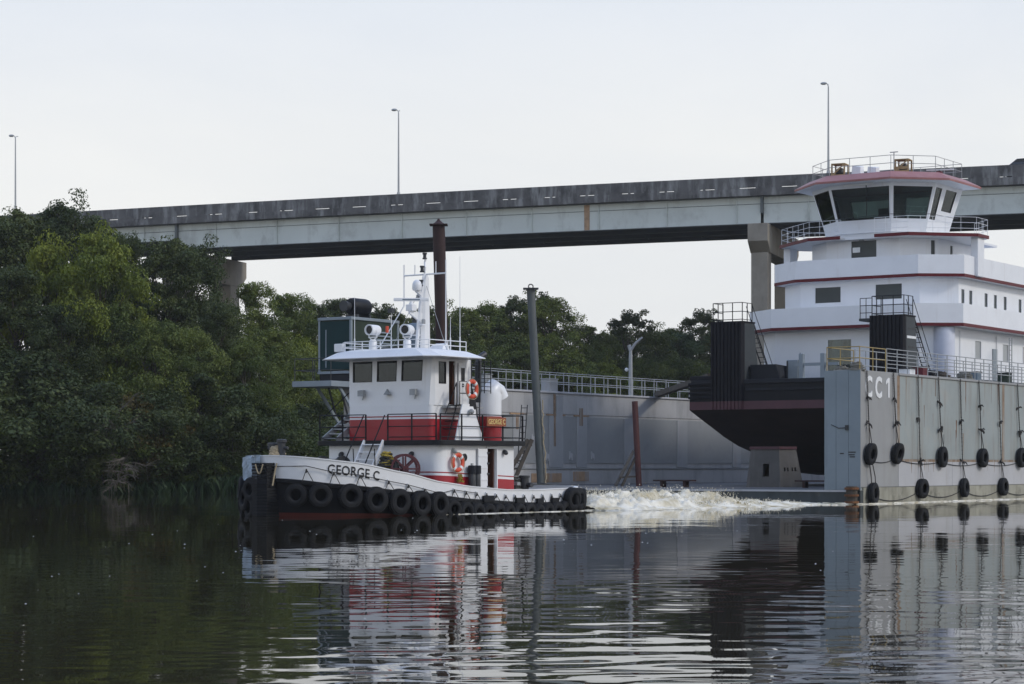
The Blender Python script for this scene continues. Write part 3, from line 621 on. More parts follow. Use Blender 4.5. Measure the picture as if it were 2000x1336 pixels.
# right wing core and its plates
m = MB(); m.box(-1.86, -.06, .06, DL, ZD, ZW-.05); rw = m.build('wing_wall', M['dock_plate'], DOCK)
def plate(x0, x1, y0, y1, z0, z1, mt, par=DOCK, bevel=.006, name='plate'):
    m = MB(); m.box(x0, x1, y0, y1, z0, z1); return m.build(name, mt, par, bevel=bevel)
ys = [.0, 4.4, 18.4, 32.4, 46.4, 60.4]
plate(-.06, .0, 0.0, 4.39, .80, ZW, M['dock_plate2'], rw)
for a, b in zip(ys[1:-1], ys[2:]): plate(-.06, -.012, a+.165, b-.165, 2.13, ZW-.12, M['dock_plate'], rw)
for k, (a, b) in enumerate(((4.41, 11.2), (11.22, 18.4), (18.42, 25.4), (25.42, 39.4), (39.42, 53.4))): plate(-.06, .004, a, b, .80, 2.0, M['dock_low'], rw)
for a, b in ((4.43, 12.8), (12.82, 25), (25.02, 40), (40.02, 60)): plate(-.06, -.006, a, b, -.6, .775, M['dock_water'], rw)
plate(-.06, .002, .32, 4.4, -.6, .775, M['dock_water'], rw)
for y in ys[1:-1]: plate(-.06, .002, y-.16, y+.16, 2.10, ZW-.12, M['rust_stain'], rw, 0, 'rusty_seam')
plate(-.06, .006, 4.45, 60, 2.0, 2.125, M['rust_stain'], rw, 0, 'rusty_ledge')
plate(-.06, .0, 9.0, 9.035, 5.3, ZW-.13, M['rust'], rw, 0, 'rust_streak'); plate(-.06, .0, 10.1, 10.13, 2.9, 3.4, M['dark_metal'], rw, 0, 'weld_mark')
plate(-1.9, .05, 4.4, DL, ZW-.12, ZW, M['dock_plate2'], rw, .02, 'cap_rail'); plate(-1.85, -.07, .02, 4.38, ZW-.05, ZW-.02, M['deck'], rw, 0, 'wing_top')
for a, b in ((-1.86, -1.26), (-1.25, -.62), (-.61, -.005)): plate(a, b, -.005, .06, ZD+.02, ZW-.01, M['dock_end'], rw, .008, 'end_plate')
# pads, scrapes and a bracket on the wing end
m = MB(); m.tube([(-1.5, -.02, 3.75), (-1.1, -.06, 3.58), (-.72, -.06, 3.60)], .02, 5); m.box(-.76, -.62, -.09, -.006, 3.48, 3.72); m.build('towing_eye', M['dark_metal'], DOCK)
for z, a, b in ((2.36, -1.05, -.85), (2.42, -.62, -.25), (2.3, -.6, -.3), (2.2, -.55, -.28)):
    m = MB(); m.box(a, b, -.02, -.006, z, z+.05); m.build('grille_slot', M['letter'], DOCK)
# corner fender column of worn timber and rubber
CF = empty('corner_fender_post', DM @ V((-.35, -.22, 0)), DA, 'worn dark timber fender post at the near corner of the dry dock', 'fender')
m = MB(); m.prism([(.28*math.cos(a), .24*math.sin(a)) for a in [i*math.pi/6 for i in range(12)]], -.5, .85); m.build('post', M['wood_old'], CF, bevel=.03)
for z in (.1, .42, .74):
    m = MB(); m.lathe([(.30, -.05), (.34, -.05), (.34, .05), (.30, .05)], 16, Matrix.Translation((0, 0, z)), True); m.build('band', M['rust'], CF)
# rust weeping down from the cap and the ledge
rz = random.Random(14)
for k in range(26):
    y = rz.uniform(4.8, 31); top = rz.choice((ZW-.13, ZW-.13, rz.uniform(3, 5.6))); L_ = rz.uniform(.25, 1.9); w_ = rz.uniform(.02, .07)
    m = MB(); m.hexa([(-.02, y+w_*.2, top-L_), (-.009, y+w_*.2, top-L_), (-.009, y+w_*.5, top-L_), (-.02, y+w_*.5, top-L_)], [(-.02, y-w_, top), (-.009, y-w_, top), (-.009, y+w_, top), (-.02, y+w_, top)]); m.build('rust_run', M['rust_stain' if k % 3 else 'rust'], rw)
for k in range(20):
    y = rz.uniform(4.8, 31); L_ = rz.uniform(.12, .55); w_ = rz.uniform(.02, .06); m = MB()
    m.hexa([(0, y, 1.99-L_), (.0065, y, 1.99-L_), (.0065, y+w_*.4, 1.99-L_), (0, y+w_*.4, 1.99-L_)], [(0, y-w_, 1.99), (.0065, y-w_, 1.99), (.0065, y+w_, 1.99), (0, y+w_, 1.99)]); m.build('rust_run', M['rust_stain'], rw)
# CC1
for k in range(2):
    vs, fs = text_mesh('C', 1.36, .012, 1.0, .045); wl = max(v.x for v in vs)-min(v.x for v in vs); x0 = min(v.x for v in vs)
    m = MB(); m.add([(.014+v.z, .50+k*1.12+(v.x-x0)/wl*.78, 5.08+v.y) for v in vs], fs); m.build('hull_letter', M['letter_white'], DOCK)
m = MB(); m.loft([[(x, y, z) for y, z in ((3.12, 5.08), (3.29, 5.08), (3.29, 6.03), (3.15, 6.03), (2.86, 5.86), (2.86, 5.70), (3.12, 5.82))] for x in (.004, .026)]); m.build('hull_letter', M['letter_white'], DOCK)
# railings on the right wing
m = rail([(-.1, 3.2, ZW), (-.1, 60, ZW)], 1.13, (.40, .78, 1.13), 1.25, .024, .026); m.build('railing', M['steel'], DOCK)
m = rail([(-1.75, 3.2, ZW), (-1.75, 60, ZW)], 1.13, (.40, .78, 1.13), 1.25, .024, .026); m.build('railing', M['steel'], DOCK)
m = rail([(-1.78, 3.1, ZW-.05), (-1.78, .12, ZW-.05), (-.1, .12, ZW-.05), (-.1, 3.1, ZW-.05)], 1.15, (.62, 1.15), 1.5, .026, .028); m.build('railing', M['rail_yellow'], DOCK)
# left wing: core, inner plates, strips
m = MB(); m.box(LW0, LW1-.04, 0.1, DL, ZD-.6, ZW-.06); lw = m.build('wing_wall', M['dock_left'], DOCK)
plate(LW0-.05, LW1+.09, 0.05, DL, ZW-.06, ZW+.06, M['dock_low'], lw, .02, 'cap_rail')
zz = [1.62, 1.66, 2.05, 4.75, 5.2]
plate(LW1-.04, LW1+.05, .12, DL, 1.60, 1.68, M['dock_dark'], lw, 0, 'ledge')
xs = [.12, 4, 9.2, 14.0, 15.3, 18.0, 19.6, 21.2, 22.4, 27, 28.4, 34, 35.4, 42, 43.2, 52, 62, 74, 86]
sd_ = {14.0: 1, 18.0: 2, 21.2: 3, 27: 1, 34: 1, 42: 1}
for a, b in zip(xs[:-1], xs[1:]):
    if a in sd_:
        plate(LW1-.04, LW1+.03, a, b, 1.70, 4.86, M['dock_strip'], lw); 
        plate(LW1-.04, LW1+.034, a-.3, b+.25, 4.88, 4.97, M['ochre'], lw, 0, 'rust_patch') if sd_[a] != 1 or a == 14.0 else None
    else: plate(LW1-.04, LW1-.005, a+.01, b-.01, 1.95, 4.86, M['dock_dark'], lw)
    plate(LW1-.04, LW1, a+.004, b-.004, 4.99, ZW-.07, M['dock_left'], lw)
    plate(LW1-.04, LW1+.002, a+.004, b-.004, ZD, 1.58, M['dock_left'], lw)
for a, b, z0, z1, mt in ((18.5, 18.72, 3.0, 6.2, 'rust_stain'), (18.8, 19.5, 4.3, 6.1, 'dock_strip'), (14.3, 14.6, 4.0, 4.85, 'rust_stain'), (21.5, 21.9, 4.3, 5.4, 'rust_stain'), (16.0, 19.4, .8, 1.35, 'ochre'), (20.8, 22.6, .85, 1.45, 'ochre')):
    plate(LW1, LW1+.038, a, b, z0, z1, M[mt], lw, 0, 'stained_patch')
for y, z in ((17.6, 2.15), (20.3, 2.2), (22.9, 2.2), (16.0, 3.2)):
    for dy, dz, w, h in ((0, .0, .12, .5), (.13, .1, .2, .3), (.3, -.05, .08, .4)):
        plate(LW1-.01, LW1+.041, y+dy, y+dy+w, z+dz, z+dz+h, M['dock_low'], lw, 0, 'paint_daub')
for x in (LW1-.12, LW0+.15):
    m = rail([(x, -1.0, ZW+.06), (x, 60, ZW+.06)], 1.15, (.58, 1.15), 1.6, .024, .03); m.build('railing', M['steel'], DOCK)
# forked post on the left wing
FPS = 29.2
FP = empty('forked_post', DM @ V((-29.6, FPS, ZW+.06)), DA, 'grey steel post with forked top on the far wing wall of the dock', 'post')
m = MB(); m.tube([(0, 0, 0), (0, 0, 2.6), (0, 0, 3.1)], [.15, .12, .10], 8); m.tube([(0, 0, 3.0), (.35, .1, 3.5), (.75, .25, 3.85)], [.10, .08, .06], 7); m.tube([(0, 0, 3.0), (-.12, 0, 3.35)], .12, 7); m.build('shaft', M['steel'], FP, smooth=True)
m = MB(); m.ball((-.3, 0, 1.75), .13, 6); m.build('lamp', M['letter_white'], FP, smooth=True)
# blue drum, yellowish shrub crate seen through the rail
for y, mt, w, h, lb in ((9.6, 'tank_blue', .7, .5, 'low blue-grey box on the far dock wing just right of the tug wheelhouse'), (19.0, 'dock_strip', .5, .75, 'pale green steel locker on the far dock wing above the rust streak'), (11.9, 'steel', .35, .8, 'grey bollard box on the far dock wing behind the grey pile')):
    BX = empty('deck_box', DM @ V((-29.4, y, ZW+.06)), DA, lb, 'box')
    m = MB(); m.box(-.3, .3, -w, w, 0, h); m.build('body', M[mt], BX, bevel=.03); m = MB(); m.box(-.34, .34, -w-.04, w+.04, h, h+.06); m.build('lid', M[mt], BX, bevel=.02)
# platform with braces at the end of the left wing
PL = MB(); PL.box(-32.3, -28.4, -6.2, 3.2, ZW-.28, ZW-.02)
m = MB(); m.box(-31.3, -28.65, -3.6, .04, ZW-.30, ZW-.0); m.build('platform', M['pale_steel'], DOCK, bevel=.01)
for x in (-30.4, -28.9):
    m = MB(); m.bar((x, -2.6, ZW-.3), (x, .1, ZW-3.0), .10, .16); m.build('brace', M['pale_steel'], DOCK)
for x in (-30.4, -29.6):
    m = MB(); m.bar((x, -1.6, ZW-.3), (x, .1, ZW-4.2), .08, .08); m.build('brace', M['dark_metal'], DOCK)
m = rail([(-31.2, -.1, ZW), (-31.2, -3.5, ZW), (-28.75, -3.5, ZW), (-28.75, -.1, ZW)], 1.2, (.58, 1.2), 1.5, .02, .024); m.build('railing', M['dark_metal'], DOCK)
# generator container
GC = empty('generator_container', DM @ V((-28.95, -1.5, ZW+.1)), DA, 'teal green generator container with pale frame and louvres on the dock platform', 'container')
w, l_, h = 2.25, 4.3, 3.35
m = MB(); m.box(-w+.05, -.05, .05, l_-.05, .55, h-.1); m.build('body', M['olive'], GC)
m = MB(); m.box(-w+.12, -.12, .02, .051, .6, h-.16); e_ = m.build('end_panel', M['teal'], GC)
m = MB(); m.box(-w+.5, -w+.56, -.01, .02, .7, h-.6); m.build('hinge_rail', M['pale_steel'], e_)
m = MB(); m.box(-w+.62, -.2, .0, .02, 1.35, 1.38); m.build('panel_joint', M['dark_metal'], e_)
for x in (-w, -.12):
    for y in (0, l_-.12):
        m = MB(); m.box(x, x+.12, y, y+.12, 0.5, h-.1); m.build('corner_post', M['pale_steel'], GC)
m = MB(); m.box(-w-.03, .03, -.03, l_+.03, h-.1, h+.06); m.build('roof', M['pale_steel'], GC, bevel=.02)
m = MB(); m.box(-w-.03, .03, -.03, l_+.03, .36, .5); m.build('base_frame', M['pale_steel'], GC)
m = MB(); m.box(-w+.05, -.05, .06, l_-.06, 0, .36); m.build('fuel_tank', M['boat_deck'], GC)
for k in range(9):
    z = 1.1+k*.2; m = MB(); m.hexa([(-.05, 2.2, z), (.03, 2.2, z-.06), (.03, 3.6, z-.06), (-.05, 3.6, z)], [(-.05, 2.2, z+.03), (.03, 2.2, z-.03), (.03, 3.6, z-.03), (-.05, 3.6, z+.03)]); m.build('louvre', M['pale_steel'], GC)
MF = empty('exhaust_muffler', DM @ V((-29.7, -.2, ZW+.1+h+.06)), DA, 'rusty black exhaust muffler lying on the roof of the green container', 'muffler')
m = MB(); m.lathe([(.18, -.85), (.30, -.8), (.46, -.6), (.48, -.5), (.48, .6), (.42, .78), (.15, .85)], 18, Matrix.Translation((0, .35, .62)) @ Matrix.Rotation(R(90), 4, 'X')); m.build('drum', M['black'], MF, smooth=True)
m = MB(); m.lathe([(.30, 0), (.24, .3), (.2, .5)], 14, Matrix.Translation((0, -1.0, .62)) @ Matrix.Rotation(R(-90), 4, 'X')); m.build('outlet', M['dark_metal'], MF, smooth=True)
m = MB(); m.box(-.4, .4, -.3, -.15, 0, .2); m.box(-.4, .4, .8, .95, 0, .2); m.build('saddle', M['dark_metal'], MF)
TK = empty('storage_tank', DM @ V((-29.9, 5.6, ZW+.06)), DA, 'blue-grey round tank on the dock wing behind the tug searchlights', 'tank')
m = MB(); m.lathe([(.62, 0), (.62, 3.0), (.58, 3.25), (.4, 3.45), (.15, 3.52)], 20); m.build('shell', M['tank_blue'], TK, smooth=True)
m = MB(); m.cyl((0, 0, 3.5), (0, 0, 3.8), .16, .13, 10); m.ball((0, 0, 3.85), .15, 6); m.build('vent', M['dark_metal'], TK, smooth=True)

# mooring piles standing at the dock end
def pile(name, a, s0, zb, zt_, r, lean, mt, label, cat='pile'):
    o = empty(name, DM @ V((a, s0, zb)), 0, label, cat); h = zt_-zb
    m = MB(); m.cyl((0, 0, 0), (lean, 0, h), r, r, 18); m.build('shaft', M[mt], o, smooth=True)
    return o, h
o, h = pile('brown_pile', -27.3, 5.0, ZD, 15.2, .345, -.42, 'pile_brown', 'tall brown steel pile with pointed cap behind the tug mast')
m = MB(); m.box(-.42-.50, -.42+.50, -.5, .5, h, h+.05); m.lathe([(.40, h+.05), (.22, h+.16), (.10, h+.27), (.06, h+.36)], 12, Matrix.Translation((-.42, 0, 0))); m.build('cap', M['pile_brown'], o)
o, h = pile('grey_pile', -21.9, 6.4, ZD, 11.5, .225, -.58, 'pile_grey', 'leaning grey steel pile with flat cap right of the tug')
m = MB(); m.box(-.58-.42, -.58+.42, -.42, .42, h, h+.05); m.build('cap', M['dark_metal'], o)
m = MB(); m.lathe([(.10, -.03), (.16, -.03), (.16, .03), (.10, .03)], 12, Matrix.Translation((-.58, 0, h+.14)) @ Matrix.Rotation(R(90), 4, 'X'), True); m.build('lifting_eye', M['dark_metal'], o)
m = MB(); rl = random.Random(2)
pts = [(.02-.58*t+.26+.05*rl.uniform(-1, 1), -.17, h*t) for t in [i/40*.44 for i in range(41)]]; m.tube(pts, .035, 5); m.build('hanging_chain', M['rope_tan'], o)
m = MB(); m.box(-.95, -.80, -.2, .1, 5.35, 5.5); m.build('bracket', M['dark_metal'], o)
LA = empty('steel_ladder', DM @ V((-22.2, 6.2, ZD)), 0, 'narrow dark ladder standing against the grey pile', 'ladder')
m = MB(); a0, b0 = V((-1.05, 0, 2.2)), V((-.55, 0, 4.45))
for dx in (0, .32): m.cyl((-.95+dx, -.3, 1.3), (-.72+dx, -.1, 4.5), .03, n=5)
for k in range(10): t = k/9.5; m.cyl((-.95+.23*t, -.3+.2*t, 1.3+3.2*t), (-.63+.23*t, -.3+.2*t, 1.3+3.2*t), .02, n=5)
m.build('ladder_frame', M['dark_metal'], LA)
BRC = empty('timber_shore', DM @ V((-22.2, 6.0, ZD)), 0, 'dark sloping timber ladder shore propped against the grey pile', 'shore')
for dx in (0, .58):
    m = MB(); m.bar((-1.75+dx, -.5, 0), (-.25+dx*.35, -.2, 2.6), .16, .2); m.build('stile', M['wood_old'], BRC)
for k in range(6):
    t = (k+.4)/6.2; m = MB(); m.bar((-1.75+1.5*t, -.5+.3*t, 2.6*t), (-1.17+1.3*t, -.5+.3*t, 2.6*t), .1, .08); m.build('rung', M['wood_old'], BRC)
o, h = pile('red_post', -19.2, 12.4, ZD, 5.45, .17, -.24, 'pile_red', 'slim dark red steel post on the dock deck')
m = MB(); m.bar((-1.35, -.2, 0), (-.3, 0, 2.0), .2, .16); m.build('brace', M['block'], o)
m = MB(); m.bar((-1.0, -.5, 0), (-.2, 0, 1.6), .12, .12); m.bar((-1.1, -.3, .5), (-.1, 0, .55), .08, .1); m.build('brace', M['wood_old'], o)
# docking block with a door opening
KB = empty('docking_block', DM @ V((-10.6, 11.4, ZD)), DA, 'grey concrete docking block with a dark doorway under the towboat bow', 'block')
Q = [(-1.3, 0, 0), (.75, 0, 0), (.55, .25, 2.05), (-1.15, .25, 2.05)]; m = MB(); wall(m, Q, [(.46, .66, .28, .62)], .2)
Q2 = [(.75, 0, 0), (1.35, 1.6, 0), (.95, 1.5, 2.05), (.55, .25, 2.05)]; wall(m, Q2, [(.2, .3, .42, .52), (.36, .44, .42, .52), (.58, .66, .42, .52), (.72, .82, .42, .52)], .2)
m.quad((-1.3, 0, 0), (-1.15, .25, 2.05), (-1.15, 1.5, 2.05), (-1.3, 1.6, 0)); m.quad((-1.15, .25, 2.05), (.55, .25, 2.05), (.95, 1.5, 2.05), (-1.15, 1.5, 2.05)); m.quad((-1.3, 1.6, 0), (-1.15, 1.5, 2.05), (.95, 1.5, 2.05), (1.35, 1.6, 0)); m.build('shell', M['block'], KB)
m = MB(); m.hexa([(-1.2, .2, 2.05), (.6, .2, 2.05), (1.0, 1.5, 2.05), (-1.2, 1.5, 2.05)], [(-1.2, .2, 2.2), (.6, .2, 2.2), (1.0, 1.5, 2.2), (-1.2, 1.5, 2.2)]); m.build('timber_pad', M['plum'], KB)
for x, y, lb in ((-6.8, 9.6, 'low rust brown timber bench on the dock deck right of the docking block'), (-15.0, 9.0, 'low flat timber trestle on the dock deck left of the docking block')):
    TB = empty('timber_bench', DM @ V((x, y, ZD)), DA, lb, 'bench')
    m = MB(); m.box(-1.2, 1.2, -.25, .25, .32, .40); m.build('top', M['pile_brown'], TB)
    for xx in (-.7, .7):
        m = MB(); m.box(xx-.08, xx+.08, -.2, .2, 0, .32); m.build('leg', M['pile_brown'], TB)
# keel blocks further in, under the hull
random.seed(8)
for r_, xx in enumerate((-13.4, -10.3, -7.2)):
    for k in range(6):
        y = 31+k*4.0; m = MB(); m.box(-.6, .6, -.5, .5, 0, .4); m.box(-.5, .5, -.4, .4, .4, .56)
        o = m.build('keel_block', M['block'], bevel=.03); o.location = DM @ V((xx, y, ZD)); o.rotation_euler.z = DA
        tag(o, 'dark keel block under the towboat hull, %s row from the left, %s from the bow' % (ORD[r_], ORD[k]), 'keel block', 'keel blocks under the towboat')

# ------------------------------------------------------------------ tyres
def tyre_mesh(Rr, w):
    m = MB(); pr = []
    n = 10
    for i in range(n):                                    # outer rounded section
        a = math.pi*i/(n-1); pr.append((Rr*(.80+.20*math.sin(a)**.6), -w/2*math.cos(a)*(1.0)))
    pr += [(Rr*.70, w*.54), (Rr*.58, w*.52), (Rr*.49, w*.44), (Rr*.46, w*.36), (Rr*.50, w*.26), (Rr*.62, w*.16), (Rr*.62, -w*.16), (Rr*.50, -w*.26), (Rr*.46, -w*.36), (Rr*.49, -w*.44), (Rr*.58, -w*.52), (Rr*.70, -w*.54)]
    m.lathe(pr, 36, closed=True)
    for k in range(36):                                   # tread lugs
        a = 2*math.pi*(k+.5)/36
        for sgn in (-1, 1):
            c = Matrix.Rotation(a, 4, 'Z'); q = []
            for x, y, z in ((Rr*.985, -.035, sgn*.02*w/.3), (Rr*.985, .035, sgn*.02*w/.3), (Rr*.97, .05, sgn*w*.36), (Rr*.97, -.02, sgn*w*.36)): q.append((c @ V((x, y, z)), c @ V((x+.02, y, z))))
            m.hexa([p[0] for p in q], [p[1] for p in q])
    return m.mesh('tyre', M['rubber'], True)
TY = tyre_mesh(.50, .30); TYB = tyre_mesh(.445, .30); TYS = tyre_mesh(.40, .28)
def tyre(mesh, mat_, label, group, name='tyre_fender', rs=None):
    o = bpy.data.objects.new(name, mesh); COL.objects.link(o)
    o.matrix_world = mat_ @ Matrix.Rotation(random.gauss(0, .05), 4, 'X') @ Matrix.Rotation(random.gauss(0, .05), 4, 'Y') @ Matrix.Rotation(random.uniform(0, 6) if rs is None else rs, 4, 'Z') @ Matrix.Diagonal((*(random.uniform(.93, 1.06),)*2, random.uniform(.9, 1.12), 1)); return tag(o, label, 'tyre', group)
def knot(m, p, r, seed):
    rk = random.Random(seed)
    for _ in range(5):
        a = V((rk.uniform(-1, 1), rk.uniform(-1, 1), rk.uniform(-1, .6))).normalized()*r; m.tube([V(p), V(p)+a*.7, V(p)+a+V((0, 0, -.4*r))], [.05, .045, .02], 5)
# dock tyres: (s, z of centre, hung by a chain from s_top)
rowu = [(.78, 2.36, .35), (3.92, 2.40, 3.4), (9.55, 2.25, 8.9), (15.0, 2.22, 14.4), (20.7, 2.25, 20.0), (26.4, 2.25, 25.9)]
rowl = [(1.1, .50, .78), (6.92, .68, 6.35), (12.45, .68, 11.8), (17.95, .68, 17.2), (23.6, .68, 23.0)]
def on_side(s, z): return DM @ Matrix.Translation((.17, s, z)) @ Matrix.Rotation(R(90), 4, 'Y')
for i, (s, z, s0) in enumerate(rowu):
    tyre(TY, on_side(s, z), 'black tyre on dry dock side, %s in upper row from corner' % ORD[i], 'tyres hung on the dry dock side')
for i, (s, z, s0) in enumerate(rowl):
    tyre(TY, on_side(s, z), 'black tyre at dry dock waterline, %s in lower row from corner' % ORD[i], 'tyres hung on the dry dock side')
for i, (s, z, s0) in enumerate(rowu + rowl):
    if i == 6: continue
    up = i < 6; m = MB(); top = V((.06, s0*.5+s*.5, ZW-.02)); y1 = z + (1.45 if up else 1.35); mid = V((.10, s*.85+s0*.15, y1)); rk = random.Random(i); pts = []
    nL = 40
    for k in range(nL):                                   # chain of alternating links
        t = k/nL; a = top.lerp(mid, t); b = top.lerp(mid, (k+1.15)/nL); r_ = .055 if t < .45 else .035
        d = (b-a); s_ = V((0, r_, 0)) if k % 2 else V((r_*.7, 0, 0)); m.tube([a, a.lerp(b, .5)+s_, b], .018, 4); m.tube([a, a.lerp(b, .5)-s_, b], .018, 4)
    knot(m, top.lerp(mid, .5), .2, i); knot(m, mid, .26, i+50)
    for dy in (-.13, .16): m.tube([mid, V((.16, s+dy, z+.42)), V((.17, s+dy*1.2, z+.30))], .022, 5)
    o = m.build('tyre_chain', M['chain']); o.matrix_world = DM
    tag(o, ('knotted chain and rope holding the %s tyre of the upper row on the dock side' if up else 'long knotted chain holding the %s tyre of the lower row on the dock side') % ORD[i if up else i-6], 'chain', 'chains on the dry dock side')
m = MB()
for dy in (-.2, .25): m.tube([(.16, .78+dy*.7, 2.0), (.18, 1.0+dy, 1.3), (.17, 1.1+dy, .75)], .025, 5)
o = m.build('tyre_rope', M['chain']); o.matrix_world = DM; tag(o, 'pair of ropes between the two nearest tyres at the dock corner', 'rope', 'chains on the dry dock side')
for row, z0, lb in ((rowu, -.25, 'slack line looping along the upper row of dock tyres'), (rowl, -.12, 'slack line looping along the lower row of dock tyres')):
    m = MB()
    for (sa, za, _), (sb, zb, _) in zip(row[:-1], row[1:]): m.tube([(.04, sa+(sb-sa)*t/8, (za+(zb-za)*t/8)+z0-.35*(1-(t/4-1)**2)*(1 if z0 > -.2 else .5)) for t in range(9)], .02, 5)
    o = m.build('slack_line', M['rope_dark']); o.matrix_world = DM; tag(o, lb, 'rope')
# heap of rope on the near corner of the right wing and junk along the wing top
def heap(name, loc, r, h, n, mt, label, seed, cat='rope', rad=.035):
    rk = random.Random(seed); m = MB()
    for i in range(n):
        t = i/n; rr = r*(1-.55*t)*rk.uniform(.75, 1.05); c = V((rk.uniform(-.12, .12)*r, rk.uniform(-.12, .12)*r, h*t)); ph = rk.uniform(0, 6)
        m.tube([c+V((rr*math.cos(ph+k*.52), rr*math.sin(ph+k*.52)*.85, rk.uniform(-.02, .03))) for k in range(13)], rad, 5)
    o = m.build(name, M[mt]); o.matrix_world = loc; return tag(o, label, cat)
heap('rope_heap', DM @ Matrix.Translation((-.35, .35, ZW-.02)), .42, .42, 9, 'grey_rope', 'heap of old grey rope on the near corner of the dock wing', 1)
heap('rope_heap', DM @ Matrix.Translation((-1.2, .5, ZW-.02)), .40, .25, 6, 'grey_rope', 'low grey rope coil beside the heap on the near dock wing', 2)
heap('rope_heap', DM @ Matrix.Translation((-.8, 11.7, ZW)), .5, .35, 8, 'wood_old', 'brown rope heap on the dock wing under the railing, below the shaded corner niche', 3)
heap('rope_heap', DM @ Matrix.Translation((-.7, 14.6, ZW)), .55, .45, 9, 'grey_rope', 'tan rope heap on the dock wing right of the brown heap', 4)
for s, w, h, mt, lb in ((9.6, .3, .5, 'trim_red', 'dark red pump box on the dock wing behind the railing'), (8.0, .35, .35, 'letter_white', 'small pale box on the dock wing beside the push knee'), (17.0, .3, .5, 'tank_blue', 'small blue-grey box on the dock wing near the ladder'), (21.5, .3, .6, 'olive', 'small olive locker on the dock wing at the right edge')):
    BX = empty('deck_box', DM @ V((-1.1, s, ZW)), DA, lb, 'box'); m = MB(); m.box(-.3, .3, -w, w, .06, h); m.build('body', M[mt], BX, bevel=.03)
    m = MB(); m.box(-.33, .33, -w-.03, w+.03, h, h+.05); m.build('lid', M['dark_metal'], BX)
    for yy in (-w+.1, w-.1):
        m = MB(); m.box(-.26, .26, yy-.05, yy+.05, 0, .06); m.build('foot', M['dark_metal'], BX)
# pair of mooring bitts on the wing's inner edge (pale blue, by the towboat)
MBT = empty('mooring_bitts', DM @ V((-10.4, 16.5, 6.68)), DA, 'pale blue steel double bitts with crossbar on the towboat bow deck beside the dock wing', 'bitts')
for x in (-.66, .66):
    m = MB(); m.box(x-.13, x+.13, -.13, .13, 0, 1.4); m.build('post', M['pale_steel'], MBT, bevel=.02)
m = MB(); m.box(-1.1, 1.6, -.07, .07, .72, .88); m.build('crossbar', M['pale_steel'], MBT)
m = MB(); m.box(-.9, .9, -.25, .25, 0, .04); m.build('foot_plate', M['dock_end'], MBT)
# dark gangway beam reaching from the far wing to the towboat bow
GB = MB(); GB.bar((-28.9, 31.5, 6.55), (-17.4, 17.5, 7.0), .30, .32); GB.bar((-28.9, 32.1, 6.55), (-17.4, 18.1, 7.0), .12, .25)
o = GB.build('gangway_beam', M['wood_old']); o.matrix_world = DM; tag(o, 'dark gangway beam spanning from the far dock wing to the towboat', 'gangway')

# ------------------------------------------------------------------ white towboat on the dock (local x across, y aft, z up from the water)
BC = -10.3
TB = empty('towboat', DM @ V((BC, 15.6, 0)), DA, 'large white pushing towboat with red trim, pilothouse and black push knees, sitting in the dock', 'towboat')
HB = 7.4; ZK = 6.68
# hull: rake bow then box
st = [(0.0, 5.0), (1.0, 4.62), (2.5, 4.1), (4.2, 3.5), (6.0, 2.98), (7.8, 2.62), (10.5, 1.95), (13.5, 1.4), (17, 1.22), (58, 1.2)]  # box part lengthened aft, unseen, to block light from the far end
rings = [[(-HB, y, z), (HB, y, z), (HB, y, 5.0), (-HB, y, 5.0)] for y, z in [(0.0, 4.98)] + st[1:]]
m = MB(); m.loft(rings); m.build('hull_bottom', M['hull_brown'], TB)
m = MB(); m.box(-HB, HB, -.02, 58, 5.0, 5.46); m.build('plum_band', M['plum'], TB)
m = MB(); m.box(-HB, HB, 0, 58, 5.46, ZK-.25); m.build('hull_side', M['black_hull'], TB)
m = MB(); m.box(-HB+.1, HB-.1, -.04, 58, ZK-.25, ZK); m.build('main_deck', M['boat_deck'], TB, bevel=.03)
for z in (5.62, 5.88, 6.14, 6.40):
    m = MB(); m.box(-HB-.06, -6.0, -.10, .0, z, z+.14); m.build('bow_fender_strip', M['knee'], TB, bevel=.03); m = MB(); m.box(6.0, HB+.06, -.10, .0, z, z+.14); m.build('bow_fender_strip', M['knee'], TB, bevel=.03)
m = MB(); m.box(-HB, -5.9, 0, 1.4, ZK, ZK+.25); m.build('bow_coaming', M['knee'], TB, bevel=.03)
m = MB(); m.box(5.9, HB, 0, 1.4, ZK, ZK+.25); m.build('bow_coaming', M['knee'], TB, bevel=.03)
m = MB(); m.box(-3.8, 5.7, -.08, .02, ZK-.62, ZK-.5); m.box(-3.8, 5.7, -.08, .02, ZK-.22, ZK-.12); m.build('headlog_rail', M['boat_deck'], TB)
